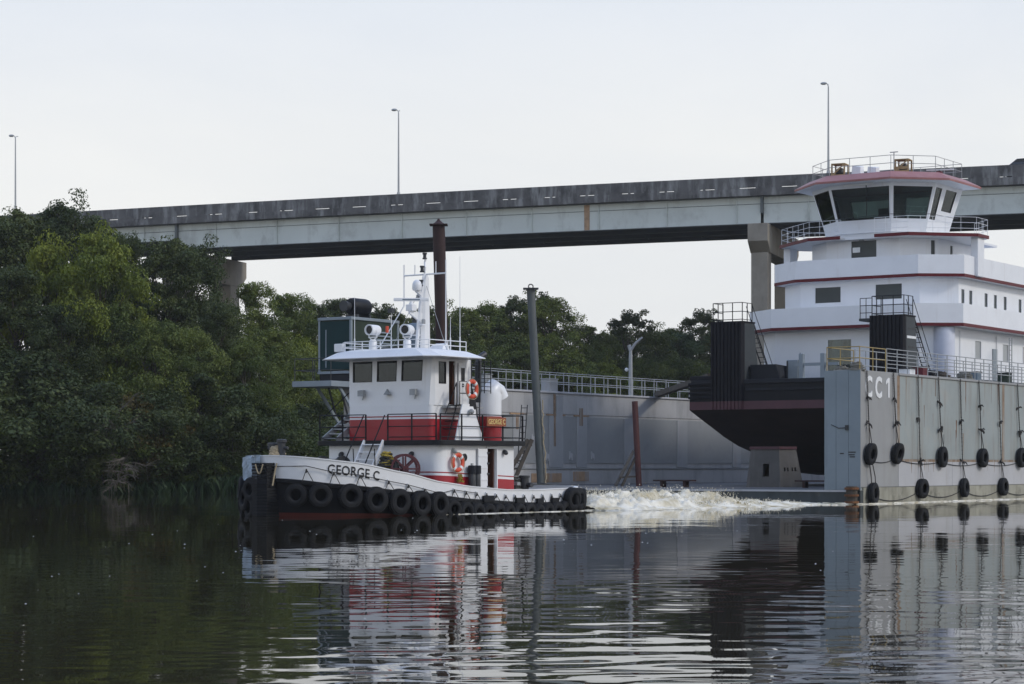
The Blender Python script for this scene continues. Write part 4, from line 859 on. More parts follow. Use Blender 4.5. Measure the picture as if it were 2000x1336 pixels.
# push knees with vertical rubber ribs
def knee(xc, label, ladder_side):
    k = empty('push_knee', (xc, 0, 0)); k.parent = TB; k['label'] = label
    prof = []; n = 9; w = 2.06
    for i in range(n):
        x0 = -w/2 + i*w/n; g = .05
        prof += [(x0+.01, -.09), (x0+.03, -.16), (x0+w/n-g-.03, -.16), (x0+w/n-g, -.09)]
    prof += [(w/2, 0), (w/2, .12), (-w/2, .12)]
    m = MB(); m.loft([[(x, y-.02, z) for x, y in prof] for z in (5.47, 9.98)]); m.build('ribbed_face', M['knee'], k)
    m = MB(); m.loft([[(x, y-.022, z) for x, y in prof] for z in (5.0, 5.465)]); m.build('ribbed_foot', M['plum'], k)
    for x in (-w/2+.03, w/2-.11):
        m = MB(); m.loft([[(x+d, y, z) for y, z in ((.1, ZK), (2.0, ZK), (1.55, 8.4), (1.35, 9.9), (.1, 9.9))] for d in (0, .08)]); s_ = m.build('side_plate', M['knee_side'], k)
        if x > 0 and ladder_side > 0:
            for z in (8.2, 9.2):
                m = MB(); m.box(x+.075, x+.09, .45, .8, z, z+.1); m.box(x+.075, x+.09, .95, 1.25, z, z+.1); m.build('hand_hold', M['letter'], s_)
            m = MB(); m.box(x+.075, x+.088, .25, 1.5, 8.72, 8.86); m.build('white_stripe', M['letter_white'], s_)
    m = MB(); m.box(-w/2, w/2, -.1, 1.4, 9.9, 9.99); m.build('top_plate', M['knee'], k)
    m = rail([(-w/2+.1, 1.2, 9.99), (-w/2+.1, 0, 9.99), (w/2-.1, 0, 9.99), (w/2-.1, 1.2, 9.99)], 1.05, (.1, .55, 1.05), .7, .022, .028); m.build('railing', M['black'], k)
    m = MB()
    for dx in (0, .4):
        m.cyl((w/2-.5+dx, 1.4, 9.9), (w/2-.2+dx, 3.2, ZK), .035, n=5); m.cyl((w/2-.5+dx, 1.25, 10.9), (w/2-.2+dx, 3.2, ZK+.9), .02, n=5)
    for j in range(12): t = j/12; m.cyl((w/2-.5+.3*t, 1.4+1.8*t, 9.9-3.2*t), (w/2-.1+.3*t, 1.4+1.8*t, 9.9-3.2*t), .02, n=5)
    m.build('ladder', M['black'], k)
    return k
k1 = knee(-4.95, 'left black ribbed push knee with railed top', 0); k2 = knee(4.83, 'right black ribbed push knee with grey side plate', 1)
m = MB(); m.box(-1.75, -.95, .1, 1.3, 9.72, 9.86); m.build('step_platform', M['knee_side'], k2)
m = rail([(-1.7, .15, 9.86), (-1.0, .15, 9.86)], 1.1, (.3, .7, 1.1), .35, .02, .022); m.build('railing', M['black'], k2)
# deck gear
m = MB(); m.hexa([(-3.85, .6, ZK), (-2.0, .6, ZK), (-2.0, 2.2, ZK), (-3.85, 2.2, ZK)], [(-3.85, .6, ZK+.85), (-2.2, .6, ZK+.85), (-2.0, 2.2, ZK+.75), (-3.85, 2.2, ZK+.85)]); m.build('deck_locker', M['boat_deck'], TB, bevel=.03)
m = MB(); m.box(-2.0, -1.3, 1.5, 2.1, ZK, ZK+1.1); c_ = m.build('control_cabinet', M['pale_steel'], TB, bevel=.03); m = MB(); m.box(-1.98, -1.9, 1.46, 1.5, ZK+.05, ZK+1.05); m.build('hinge', M['dark_metal'], c_)
m = MB(); m.cyl((-1.2, 1.6, ZK), (-1.2, 1.6, ZK+1.5), .025, n=6); m.build('flag_staff', M['dark_metal'], TB)
# house levels: octagon-fronted plan (half flat width, half width, front y, chamfer depth, aft y)
def plan(hf, hw, y0, ch, y1): return [(-hf, y0), (hf, y0), (hw, y0+ch), (hw, y1), (-hw, y1), (-hw, y0+ch)]
def house(z0, z1, P, wins, mt='white_boat', name='house_level'):
    """walls with window openings on the front (0), right chamfer (1), right side (2), back, left side, left chamfer (5)"""
    h = None; m = MB(); n = len(P); Qs = []
    for i in range(n):
        a, b = P[i], P[(i+1) % n]; Q = [V((*a, z0)), V((*b, z0)), V((*b, z1)), V((*a, z1))]; Qs.append(Q); Lw = (Q[1]-Q[0]).length
        ops = [(o[0]/Lw, o[1]/Lw, (o[2]-z0)/(z1-z0), (o[3]-z0)/(z1-z0)) for o in wins.get(i, [])]
        wall(m, Q, ops, .12)
    m.prism([(p[0]*.985, p[1]+.03) for p in P], z1-.06, z1-.02); h = m.build(name, M[mt], TB)
    for i, ws in wins.items():
        Q = Qs[i]; Lw = (Q[1]-Q[0]).length
        for o in ws:
            op = (o[0]/Lw, o[1]/Lw, (o[2]-z0)/(z1-z0), (o[3]-z0)/(z1-z0)); w_ = window(Q, op, h, M[o[4]], M['white_boat'], .03, .05, fd=.012)
    return h
Z2, Z3, Z4 = 9.78, 12.72, 15.1
sidew = lambda y0, lst, zl, zh, w, mt: [(s-y0, s-y0+w, zl, zh, mt) for s in lst]
P1 = plan(4.5, 5.9, 5.1, 1.3, 46)
h1 = house(ZK, Z2-.1, P1, {0: [(3.35, 4.85, 7.05, 9.1, 'glass_boat')], 2: sidew(6.4, [9.9, 14.3, 17.6, 21], 8.0, 9.05, .95, 'blind_pale')})
m = MB(); m.box(-.95, -.3, 5.3, 5.34, 7.1, 9.05); m.build('sliding_door', M['pale_steel'], h1)
m = MB(); m.box(-1.2, .55, 6.6, 6.64, ZK, 9.6); m.build('inner_wall', M['interior'], h1)
m = MB(); m.cyl((.15, 5.6, 7.35), (.15, 5.6, 7.65), .2, n=10); m.build('yellow_cowl', M['rail_yellow'], h1)
m = MB(); m.box(5.89, 5.96, 12.6, 13.3, ZK, ZK+2.0); m.build('side_door', M['pale_steel'], h1)
for y in (10.5, 16.2):
    m = MB(); m.cyl((5.95, y-3, ZK), (5.95, y-3, Z2-.3), .03, n=6); m.build('drain_pipe', M['white_boat'], h1)
m = MB(); m.lathe([(.62, 0), (.62, 2.9), (.6, 2.95)], 18, Matrix.Translation((5.55, 6.1, ZK))); m.build('niche_stand_in', M['shaded_white'], TB, smooth=True)  # cylinder in place of the recessed house corner, its shade put into the colour
P2 = plan(3.75, 5.5, 6.9, 1.5, 38)
h2 = house(Z2, Z3-.1, P2, {0: [(.92, 2.62, 11.34, 12.28, 'curtain'), (4.75, 6.45, 11.40, 12.30, 'curtain')], 2: sidew(8.4, [8.8, 10.0, 12.4, 13.9, 15.5, 18], 10.75, 12.0, .48, 'curtain')})
P3 = plan(2.3, 4.0, 7.4, 1.6, 15)
h3 = house(Z3, Z4-.12, P3, {0: [(1.55, 3.2, 13.7, 14.95, 'curtain')], 1: [(1.9, 2.15, 13.6, 14.9, 'curtain')], 2: [(1.8, 2.2, 13.75, 14.75, 'curtain')]})
m = MB(); m.box(-.62, -.15, 7.36, 7.372, 14.25, 14.55); m.build('notice', M['letter_white'], h3)
# bulwark decks with red edges
def bulwark(P, z, zt_, t=.1, rnd=0):
    n = len(P); m = MB(); m.prism(P, z-.12, z); d = m.build('deck_slab', M['white_boat'], TB)
    for i in range(n):
        a, b = V((*P[i], 0)), V((*P[(i+1) % n], 0)); m = MB(); Q = [a+V((0, 0, z)), b+V((0, 0, z)), b+V((0, 0, zt_)), a+V((0, 0, zt_))]; wall(m, Q, [], t); m.build('bulwark_panel', M['white_boat'], d)
        nn = (b-a).cross(V((0, 0, 1))).normalized()*.025; e = (b-a).normalized()*.02
        m = MB(); m.hexa([a+V((0, 0, z-.13))-nn*2, b+V((0, 0, z-.13))-nn*2, b+nn+e+V((0, 0, z-.13)), a+nn-e+V((0, 0, z-.13))][::-1], [a+V((0, 0, z+.05))-nn*2, b+V((0, 0, z+.05))-nn*2, b+nn+e+V((0, 0, z+.05)), a+nn-e+V((0, 0, z+.05))][::-1]); m.build('red_edge', M['trim_red'], d)
    return d
bulwark(plan(4.42, 6.7, 4.4, 1.7, 47), Z2, 10.93)
bulwark(plan(3.87, 6.0, 6.4, 1.6, 19.5), Z3, 13.85)
m = rail([(6.0-.1, 19.6, Z3), (6.0-.1, 24, Z3), (-5.9, 24, Z3)], 1.1, (.4, .75, 1.1), 1.0, .02); m.build('railing', M['white_boat'], TB)
m = MB(); m.box(-5.9, 5.9, 19.4, 24.2, Z3-.12, Z3-.005); m.build('aft_deck', M['white_boat'], TB)
# pilothouse walkway and bridge wings
W4 = [(-3.0, 6.35), (-.95, 6.35), (-.95, 7.0), (1.2, 7.0), (1.2, 6.35), (3.3, 6.35), (4.9, 8.0), (6.3, 9.3), (6.3, 11.0), (4.9, 12.5), (4.9, 16), (-4.9, 16), (-4.9, 12.5), (-6.3, 11.0), (-6.3, 9.3), (-4.9, 8.0)]
m = MB(); m.prism(W4, Z4-.12, Z4+.0); wk = m.build('walkway', M['white_boat'], TB)
for i in (0, 2, 4, 5, 6, 7, 12, 13, 14, 15):
    a, b = V((*W4[i], 0)), V((*W4[(i+1) % 16], 0)); nn = (b-a).cross(V((0, 0, 1))).normalized()*.03
    if i == 2: continue
    m = MB(); m.hexa([a-nn+V((0, 0, Z4-.13)), b-nn+V((0, 0, Z4-.13)), b+nn+V((0, 0, Z4-.13)), a+nn+V((0, 0, Z4-.13))][::-1], [a-nn+V((0, 0, Z4+.06)), b-nn+V((0, 0, Z4+.06)), b+nn+V((0, 0, Z4+.06)), a+nn+V((0, 0, Z4+.06))][::-1]); m.build('red_edge', M['trim_red'], wk)
sh = lambda p: (p[0]*.985, p[1]+.06, Z4)
m = rail([sh(W4[i]) for i in (4, 5, 6, 7, 8, 9)], 1.0, (.35, .68, 1.0), .8, .013); m.build('railing', M['white_boat'], TB)
m = rail([sh(W4[i]) for i in (1, 0, 15, 14, 13, 12)], 1.0, (.35, .68, 1.0), .8, .013); m.build('railing', M['white_boat'], TB)
m = MB(); m.box(5.75, 6.2, 9.6, 10.6, 12.72, Z4-.12); m.build('wing_support', M['white_boat'], TB, bevel=.04)
m = MB(); m.box(-6.2, -5.75, 9.6, 10.6, 12.72, Z4-.12); m.build('wing_support', M['white_boat'], TB, bevel=.04)
# pilothouse with raked windows, leaning out at the top
zb, zs, zh, zr = Z4, 16.12, 18.02, 18.35
Pb = plan(1.72, 3.35, 7.55, 1.55, 12.6); 
def ring(off): return [(-1.72-off*.4, 7.55-off), (1.72+off*.4, 7.55-off), (3.35+off, 9.1-off*.4), (3.35+off, 12.6+off*.5), (-3.35-off, 12.6+off*.5), (-3.35-off, 9.1-off*.4)]
R0, R1, R2, R3 = ring(-.25), ring(0), ring(.55), ring(.64); ph = MB(); panes = []
for i in range(6):
    j = (i+1) % 6; q = lambda A, za, B, zb_: [V((*A[i], za)), V((*A[j], za)), V((*B[j], zb_)), V((*B[i], zb_))]
    wall(ph, q(R0, zb, R1, zs), [], .08); Q = q(R1, zs, R2, zh)
    ops = {0: [(.03, .97, .02, .97)], 1: [(.06, .94, .02, .97)], 5: [(.06, .94, .02, .97)], 2: [(.04, .26, -.0+.02, .97), (.42, .82, .33, .97)], 4: [(.18, .58, .33, .97), (.74, .96, .02, .97)], 3: [(.08, .45, .1, .95), (.55, .92, .1, .95)]}[i]
    wall(ph, Q, ops, .08); panes += [(Q, o) for o in ops]; wall(ph, q(R2, zh, R3, zr), [], .08)
ph.prism([(p[0]*.98, p[1]*1.0) for p in R1], zb+.3, zb+.34); PH = ph.build('pilothouse', M['white_boat'], TB)
for Q, o in panes: window(Q, o, PH, M['glass_boat'], M['letter'], .035, .05, fd=.004)
m = MB(); m.box(-1.5, 1.5, 8.3, 9.0, zb+.34, zs+.25); m.build('console', M['dark_metal'], PH, bevel=.03); m = MB(); m.box(-.35, .35, 9.8, 10.4, zb+.5, zs+.2); m.box(-.35, .35, 10.35, 10.5, zs+.2, zs+1.0); m.build('helm_chair', M['dark_metal'], PH, bevel=.05)
m = MB(); m.cyl((.35, 7.2, 16.3), (.42, 6.95, 18.1), .03, n=5); m.cyl((-.6, 7.4, 16.2), (-.6, 7.3, 16.25), .04, n=5); m.build('window_wiper', M['letter'], PH)
m = MB(); m.tube([(-3.3, 8.6, 16.3), (-1.8, 7.2, 16.22), (1.8, 7.2, 16.36), (3.6, 9.0, 16.42), (3.8, 12.5, 16.44)], .015, 5); m.build('grab_line', M['letter'], PH)
# roof visor
V0, V1, V2 = ring(.66), ring(1.55), ring(.75)
m = MB(); m.loft([[(*p, 18.20) for p in ring(.5)], [(*p, 18.22) for p in V1], ], cap=False); m.build('visor_soffit', M['white_boat'], TB)
m = MB(); m.loft([[(*p, 18.225) for p in ring(1.56)], [(*p, 18.34) for p in ring(1.58)], [(*p, 18.78) for p in V2]], cap=True); m.build('visor_roof', M['visor'], TB)
m = MB(); m.box(-.95, .95, 6.75, 6.80, 18.06, 18.19); m.build('light_bar', M['letter_white'], TB)
m = rail([(*p, 18.78) for p in ring(.55)], .95, (.5, .95), 1.25, .018, .02, closed=True); m.build('railing', M['steel'], TB)
# crates and gear stored on the pilothouse roof
for x, y, lb in ((-2.0, 8.6, 'left wooden crate on the pilothouse roof'), (1.9, 8.9, 'right wooden crate on the pilothouse roof')):
    c = empty('wooden_crate', TB.matrix_basis @ V((x, y, 18.785)), DA+R(8), lb, 'crate'); m = MB(); s_ = .42
    for a in (-s_, s_-.08):
        for b in (-s_, s_-.08):
            m = MB(); m.box(a, a+.08, b, b+.08, .06, .84); m.build('corner_post', M['crate'], c)
    for z in (0, .84):
        m = MB(); m.box(-s_+.0, s_-.0, -s_+.0, s_-.0, z, z+.06); m.build('deck_board', M['crate'], c)
    for z in (.08, .3) if x > 0 else (.08,):
        m = MB(); m.box(-s_-.02, s_+.02, -s_-.02, -s_, z, z+.16); m.build('slat', M['crate'], c)
    m = MB(); m.bar((-s_+.05, -s_-.01, .15), (s_-.05, -s_-.01, .85), .03, .08); m.build('diagonal_slat', M['crate'], c)
    m = MB(); m.ball((0, .05, .4), .3, 6); m.build('packed_lamp', M['dark_metal'], c, smooth=True)
for x, w, h, lb in ((-.95, .3, .75, 'pale wrapped box on the pilothouse roof beside the left crate'), (.05, .3, .62, 'pale wrapped box at the middle of the pilothouse roof')):
    m = MB(); m.hexa([(-w, -.3, 0), (w, -.3, 0), (w, .3, 0), (-w, .3, 0)], [(-w+.05, -.25, h), (w, -.28, h-.1), (w-.05, .3, h), (-w, .25, h-.05)]); o = m.build('wrapped_box', M['white_boat'], bevel=.03); o.matrix_world = TB.matrix_basis @ Matrix.Translation((x, 8.8, 18.785)); tag(o, lb, 'box')
c = empty('radar_stand', TB.matrix_basis @ V((2.9, 8.8, 18.78)), DA, 'small white T-shaped pole on the pilothouse roof behind the right crate', 'antenna')
m = MB(); m.cyl((-1.9, .8, 0), (-1.9, .8, 1.5), .03, n=6); m.build('pole', M['steel'], c); m = MB(); m.bar((-2.15, .8, 1.5), (-1.65, .8, 1.5), .05, .05); m.build('crossbar', M['steel'], c)
c = empty('roof_searchlight', TB.matrix_basis @ V((3.5, 9.5, 18.7)), DA, 'white bladed antenna on dark base at the right edge of the pilothouse roof', 'antenna')
m = MB(); m.hexa([(.2, -.25, -.2), (.6, -.25, -.2), (.6, .15, -.2), (.2, .15, -.2)], [(.25, -.2, .2), (.55, -.2, .2), (.55, .1, .2), (.25, .1, .2)]); m.build('base', M['trim_red'], c); m = MB(); m.bar((-.3, -.3, .3), (1.2, .2, .3), .08, .07); m.build('blade', M['letter_white'], c)
m = MB(); m.cyl((.4, -.05, .15), (.4, -.05, .3), .06, n=8); m.build('pivot', M['dark_metal'], c)
# small lamps on the house front
for x, y, z in ((-.05, 7.34, 15.0),):
    m = MB(); m.lathe([(.16, 0), (.10, .16), (.03, .22)], 12, Matrix.Translation((x, y, z-.1))); m.build('deck_lamp', M['steel'], TB)
# ladder and pipes on the right side of the house
m = MB()
for dy in (0, .4): m.cyl((7.1, 12.2+dy, ZK), (7.1, 12.2+dy, ZK+2.6), .03, n=5)
for k in range(9): m.cyl((7.1, 12.2, ZK+.2+k*.28), (7.1, 12.6, ZK+.2+k*.28), .02, n=5)
m.build('side_ladder', M['steel'], TB)

# ------------------------------------------------------------------ tugboat (local x forward, y to port, z up from the water)
TG = empty('tugboat', (.4, 90, 0), R(-127), 'white and red tugboat with black trim and tyre fenders heading left', 'tugboat')
TM = TG.matrix_basis
TL, TBM, TX0 = 15.3, 3.4, 7.0
def outline():
    pts = []
    for i in range(61):
        f = math.pi/2*i/60; pts.append((TX0+(TL-TX0)*max(0, math.cos(f))**(2/3), TBM*math.sin(f)))
    x = TX0-.5
    while x > 1.4: pts.append((x, TBM)); x -= .5
    for i in range(1, 13):
        a = math.pi/2*i/12; pts.append((1.3-1.3*math.sin(a), 2.35+1.05*math.cos(a)))
    pts += [(-.06, 1.6), (-.1, .8), (-.12, 0)]
    return pts
OUT = outline()
ARC = [0.0]
for (xa, ya), (xb, yb) in zip(OUT[:-1], OUT[1:]): ARC.append(ARC[-1]+math.hypot(xb-xa, yb-ya))
def on_out(s):
    i = max(0, min(len(ARC)-2, next((k for k in range(len(ARC)-1) if ARC[k+1] >= s), len(ARC)-2))); t = (s-ARC[i])/(ARC[i+1]-ARC[i])
    (xa, ya), (xb, yb) = OUT[i], OUT[i+1]; d = V((xb-xa, yb-ya, 0)).normalized(); return V((xa+(xb-xa)*t, ya+(yb-ya)*t, 0)), V((-d.y, d.x, 0))*1.0
def s_of_x(x): return next((ARC[k] + (OUT[k][0]-x)/max(1e-6, OUT[k][0]-OUT[k+1][0])*(ARC[k+1]-ARC[k]) for k in range(len(OUT)-1) if OUT[k][0] >= x >= OUT[k+1][0]), 0)
def interp(tab, x):
    if x <= tab[0][0]: return tab[0][1]
    for (a, va), (b, vb) in zip(tab[:-1], tab[1:]):
        if x <= b:
            t = (x-a)/(b-a); t = t*t*(3-2*t)*.3+t*.7; return va+(vb-va)*t
    return tab[-1][1]
ZT = [(0, .95), (1.5, .88), (3.8, .84), (5.5, .86), (7.6, .99), (9.5, 1.18), (11.4, 1.54), (13.4, 1.90), (15.3, 2.14)]
ZF = [(0, .36), (3.8, .33), (7.4, .50), (10.8, .80), (14.0, 1.12), (15.3, 1.32)]
zt_ = lambda x: interp(ZT, x); zf_ = lambda x: interp(ZF, x)
def hp(i, z, off=0.0, flare=.10):
    """hull point on outline vertex i at height z, flared outward toward the top at the bow"""
    x, y = OUT[i]; xa, ya = OUT[max(0, i-1)]; xb, yb = OUT[min(len(OUT)-1, i+1)]; d = V((xb-xa, yb-ya, 0)).normalized()
    if i == 0: d = V((0, 1, 0))
    if i == len(OUT)-1: d = V((0, -1, 0))
    n = V((d.y, -d.x, 0)); n = -n if n.dot(V((x-6, y, 0))) < 0 else n
    dd = max(0, zt_(x)-z); k = flare*(.4+.6*max(0, (x-6)/9)); p = V((x, y, z)) + n*(off-k*dd); p.y = max(0, p.y); 
    if i in (0, len(OUT)-1): p.y = 0
    return p
def nrm(s): 
    p, n = on_out(s); return p, (n if n.dot(V((p.x-6, p.y, 0))) > 0 else -n)
NO = len(OUT)
def skin(rows): # rows: list of functions i -> point; port side then mirrored
    m = MB(); m.loft([[r(i) for i in range(NO)] for r in rows], closed=False, cap=False); return m.mirror_y()
zred = lambda x: .16*max(0, (x-6)/9)-.03
hull = skin([lambda i: hp(i, zred(OUT[i][0])), lambda i: hp(i, (zred(OUT[i][0])+zf_(OUT[i][0]))/2), lambda i: hp(i, zf_(OUT[i][0])+.02)]).build('hull', M['black_hull'], TG, smooth=True)
m = skin([lambda i: hp(i, -.7, -.3), lambda i: hp(i, zred(OUT[i][0]), .004)]); m.build('boot_top', M['boot_red'], hull, smooth=True)
m = skin([lambda i: hp(i, zf_(OUT[i][0])-.12, 0), lambda i: hp(i, zf_(OUT[i][0])-.10, .07), lambda i: hp(i, zf_(OUT[i][0])+.02, .07), lambda i: hp(i, zf_(OUT[i][0])+.05, 0)]); m.build('rubbing_strake', M['black'], hull)
m = skin([lambda i: hp(i, zf_(OUT[i][0])+.02, .006), lambda i: hp(i, (zf_(OUT[i][0])+zt_(OUT[i][0]))/2, .006), lambda i: hp(i, zt_(OUT[i][0]), .006), lambda i: hp(i, zt_(OUT[i][0]), -.09), lambda i: hp(i, zf_(OUT[i][0])+.0, -.10)]); bw = m.build('bulwark', M['white'], TG, smooth=True)
m = skin([lambda i: hp(i, zt_(OUT[i][0])+.004, .03), lambda i: hp(i, zt_(OUT[i][0])+.045, .03), lambda i: hp(i, zt_(OUT[i][0])+.045, -.12), lambda i: hp(i, zt_(OUT[i][0])+.004, -.12), lambda i: hp(i, zt_(OUT[i][0])+.004, .03)]); m.build('cap_rail', M['white'], bw)
zdk = lambda x: max(.42, zt_(x)-.72)
m = MB(); m.loft([[(OUT[i][0]*.985+.05, OUT[i][1]*.965*k, zdk(OUT[i][0])) for i in range(NO)] for k in (-1, -.5, 0, .5, 1)], closed=False, cap=False); m.build('main_deck', M['deck'], TG)
# name on the bulwark
def wrap_text(txt, size, s0, s1, zline, name, mt, par, off=.012, spacing=1.0):
    vs, fs = text_mesh(txt, size, .006, spacing, .005); wx = max(v.x for v in vs); m = MB(); out = []
    for v in vs:
        s = s0+(s1-s0)*v.x/wx; p, n = nrm(s); z = zline(p.x)+v.y; dd = max(0, zt_(p.x)-z); k = .10*(.4+.6*max(0, (p.x-6)/9)); q = p + n*(off+.006-k*dd+max(0, v.z)); out.append((q.x, q.y, z))
    m.add(out, fs); return m.build(name, M[mt], par)
wrap_text('GEORGE C', .48, s_of_x(14.22), s_of_x(12.42), lambda x: zt_(x)-.46, 'name_lettering', 'letter', bw, spacing=1.05)
# bow fender post, ropes and bitts
m = MB(); nlay = 22
for k in range(nlay):
    z0 = -.5+k*2.42/nlay; j = .012*(k % 2); m.loft([[(x, y, z) for x, y in ((14.9, -.40-j), (15.62+j, -.36-j), (15.74+j, 0), (15.62+j, .36+j), (14.9, .40+j))] for z in (z0, z0+2.42/nlay-.012)])
o = m.build('bow_fender', M['rubber'], TG); o['kind'] = 'stuff'
m = MB(); m.tube([(15.76, .30-.36*t, 1.86-.34*math.sin(math.pi*t)) for t in [i/8 for i in range(9)]], .025, 5); m.tube([(15.3, .55, 1.9), (15.35, .5, 1.6), (15.45, .48, 1.1)], .03, 5); m.build('fender_lashing', M['rope_tan'], TG)
for y, h in ((-.1, 2.75), (-.55, 2.62)):
    m = MB(); m.lathe([(.13, 1.4), (.13, h-.12), (.19, h-.1), (.19, h), (.12, h+.02)], 14, Matrix.Translation((14.35, y, 0))); m.build('bow_bitt', M['dark_metal'], TG)
m = MB(); m.cyl((14.35, -.75, 2.45), (14.35, .2, 2.45), .06, n=8); m.build('bitt_crossbar', M['dark_metal'], TG)
heap('bow_hawser', TM @ Matrix.Translation((14.35, -.35, 2.18)), .32, .36, 11, 'rope_tan', 'tan hawser wound on the bow bitts of the tugboat', 12, rad=.04)
m = MB(); rk = random.Random(6); pts = [[(0, 0)]]
gx = []
for i in range(13):
    row = []
    for j in range(9):
        s = -(.15+i*.17); p, n = nrm(abs(s)); n = V((n.x, -n.y, 0)); z = zt_(p.x)+.06-j*.11; row.append(V((p.x, -p.y, z)) + n*(.05+.06*math.sin(i*1.3+j*.5)+rk.uniform(0, .05)))
    gx.append(row)
m.loft(gx, closed=False, cap=False); m.build('bow_canvas', M['tarp'], TG)
o.parent = TG
# tyres along the port side, then round the bow and stern
random.seed(31); GT = 'tyre fenders hung along the tug hull'
def tug_tyre(mesh, s, z, label, side=1, tilt=0.0, off=.2):
    p, n = nrm(abs(s)); p = V((p.x, p.y*side, z)); n = V((n.x, n.y*side, 0)); zx = zt_(p.x)-z; p = p + n*(off-.06*zx)
    rot = n.to_track_quat('Z', 'Y').to_matrix().to_4x4(); return tyre(mesh, TM @ Matrix.Translation(p) @ rot @ Matrix.Rotation(tilt, 4, 'X'), label, GT)
pxs = [(14.95, TYS, .76), (14.42, TYB, .75), (13.55, TYB, .72), (12.65, TYB, .58), (11.68, TYB, .50), (10.7, TYB, .42), (9.75, TYB, .38), (9.0, TYS, .18), (8.22, TYS, .08), (7.55, TYS, .02), (6.9, TYS, -.02), (6.22, TYS, -.04), (5.6, TYS, -.05), (4.9, TYS, -.06), (4.25, TYS, -.05), (3.65, TYS, -.06), (3.05, TYS, -.04), (2.45, TYS, -.03), (1.85, TYS, .0)]
for i, (x, me, z) in enumerate(pxs):
    s = s_of_x(x); tug_tyre(me, s, z, 'black tyre fender on tug side, %s from the bow' % ORD[i])
for i, ds in enumerate((0.0, .38, .76)):
    tug_tyre(TYB, s_of_x(1.35)-.1+ds*1.15, .48, 'large tyre at the tug stern corner, %s of three standing upright' % ORD[i], off=.22)
for i, (s, z, me) in enumerate(((.62, .95, TYB), (1.15, .62, TYB), (1.75, .95, TYB), (2.3, .55, TYB), (.75, .30, TYS), (2.9, .9, TYS), (1.5, .2, TYS))):
    tug_tyre(me, s, z, ['upper dark tyre next to the tug bow post', 'dark tyre hung low beside the tug bow post', 'second upper tyre left of the tug bow post', 'leftmost low tyre on the far tug bow', 'lowest small tyre by the tug bow post', 'last upper tyre on the far tug bow', 'tyre touching the water on the far tug bow'][i], side=-1)
# lashings: inverted V ropes from small brackets, and the line running through them
m = MB(); br = MB(); brs = []
for i, x in enumerate([14.75, 14.05, 13.2, 12.08, 11.2, 10.4, 9.55, 8.8, 8.1, 7.45, 6.85, 6.25, 5.65, 5.05, 4.45, 3.85, 3.25, 2.65, 2.05, 1.5]):
    s = s_of_x(x); p, n = nrm(s); z = zt_(p.x)-.40 if x > 9 else zt_(p.x)-.20; q = p+n*.03; q.z = z; b = MB(); t_ = V((-n.y, n.x, 0))
    b.box(-.035, .035, -.02, .03, -.05, .06); o = b.build('lashing_bracket', M['white'], bw); o.location = q; o.rotation_euler = (0, 0, math.atan2(n.y, n.x)-math.pi/2)
    z2 = zf_(p.x)-.02; r_ = MB()
    for dx in (-.16, .26): r_.tube([q+n*.03, p+t_*dx+n*.06+V((0, 0, z2))], .014, 4)
    r_.tube([q+n*.03+V((0, 0, .02)), q+n*.03+V((.0, 0, -.12))], .03, 5); r_.build('tyre_lashing', M['rope_dark'], bw)
    if 7.3 < x: brs.append(q+n*.035)
m = MB(); p, n = nrm(.35); m.tube([p+n*.04+V((0, 0, 1.78)), brs[0]+V((0, 0, .12))]+[b+V((0, 0, .0)) for b in brs[1:]], .014, 5); m.build('side_line', M['rope_dark'], bw)
for x, w in ((6.75, .32), (4.75, .25), (3.45, .2), (2.45, .22), (1.6, .2)):
    s = s_of_x(x); p, n = nrm(s); b = MB(); b.box(-w, w, 0, .10, -.09, .14); o = b.build('rubber_pad', M['black'], hull); o.location = p+n*.02+V((0, 0, zf_(x)+.06)); o.rotation_euler = (0, 0, math.atan2(n.y, n.x)-math.pi/2)

# ---- lower deckhouse
def rrect(x0, x1, hw, r, n=6):
    pts = []
    for cx, cy, a0 in ((x1-r, hw-r, 0), (x0+.05, hw-.05, 90), (x0+.05, -hw+.05, 180), (x1-r, -hw+r, 270)):
        rr = r if cx == x1-r else .05
        for k in range(n+1): a = R(a0+90*k/n); pts.append((cx+rr*math.cos(a), cy+rr*math.sin(a)))
    return pts
H1 = rrect(4.3, 9.0, 2.85, .45); dh = empty('deckhouse'); dh.parent = TG
zs1 = lambda x: 1.40+(x-4.3)/4.7*.19                               # top of the red band, follows the sheer
def band(P, zl, zh, off, name, mt, par, t=.0):
    n = len(P); cx = sum(p[0] for p in P)/n; m = MB(); r0 = []; r1 = []
    for i, (x, y) in enumerate(P):
        xa, ya = P[i-1]; xb, yb = P[(i+1) % n]; d = V((xb-xa, yb-ya, 0)).normalized(); nn = V((d.y, -d.x, 0))*off; r0.append(V((x, y, zl(x)))+nn); r1.append(V((x, y, zh(x)))+nn)
    m.loft([r0, r1], cap=False); return m.build(name, M[mt], par, smooth=True)
# port side has a doorway: front/aft/starboard as a lofted shell, port side as a wall with an opening
zc = 2.58
m = MB(); P = H1; n_ = len(P); i0 = 7                                 # ring indices: corner 0 (0..6) front port, corner 1 (7..13) aft port
m.loft([[(x, y, .3) for x, y in P[i0-1+1:]+P[:7]], [(x, y, zc) for x, y in P[i0:]+P[:7]]], closed=False, cap=False)
wall(m, [(4.35, 2.85, .3), (8.55, 2.85, .3), (8.55, 2.85, zc), (4.35, 2.85, zc)][::1] if False else [(8.55, 2.85, .3), (4.35, 2.85, .3), (4.35, 2.85, zc), (8.55, 2.85, zc)], [((8.55-6.02)/4.2, (8.55-5.5)/4.2, (.86-.3)/(zc-.3), (2.46-.3)/(zc-.3))], .08)
o = m.build('deckhouse_wall', M['white'], dh, smooth=True); o.data.set_sharp_from_angle(angle=R(25))
HH = [p for p in H1]
band_pts_a = [p for p in H1[7:]+H1[:7]]                               # aft corner round the starboard side to the port front corner
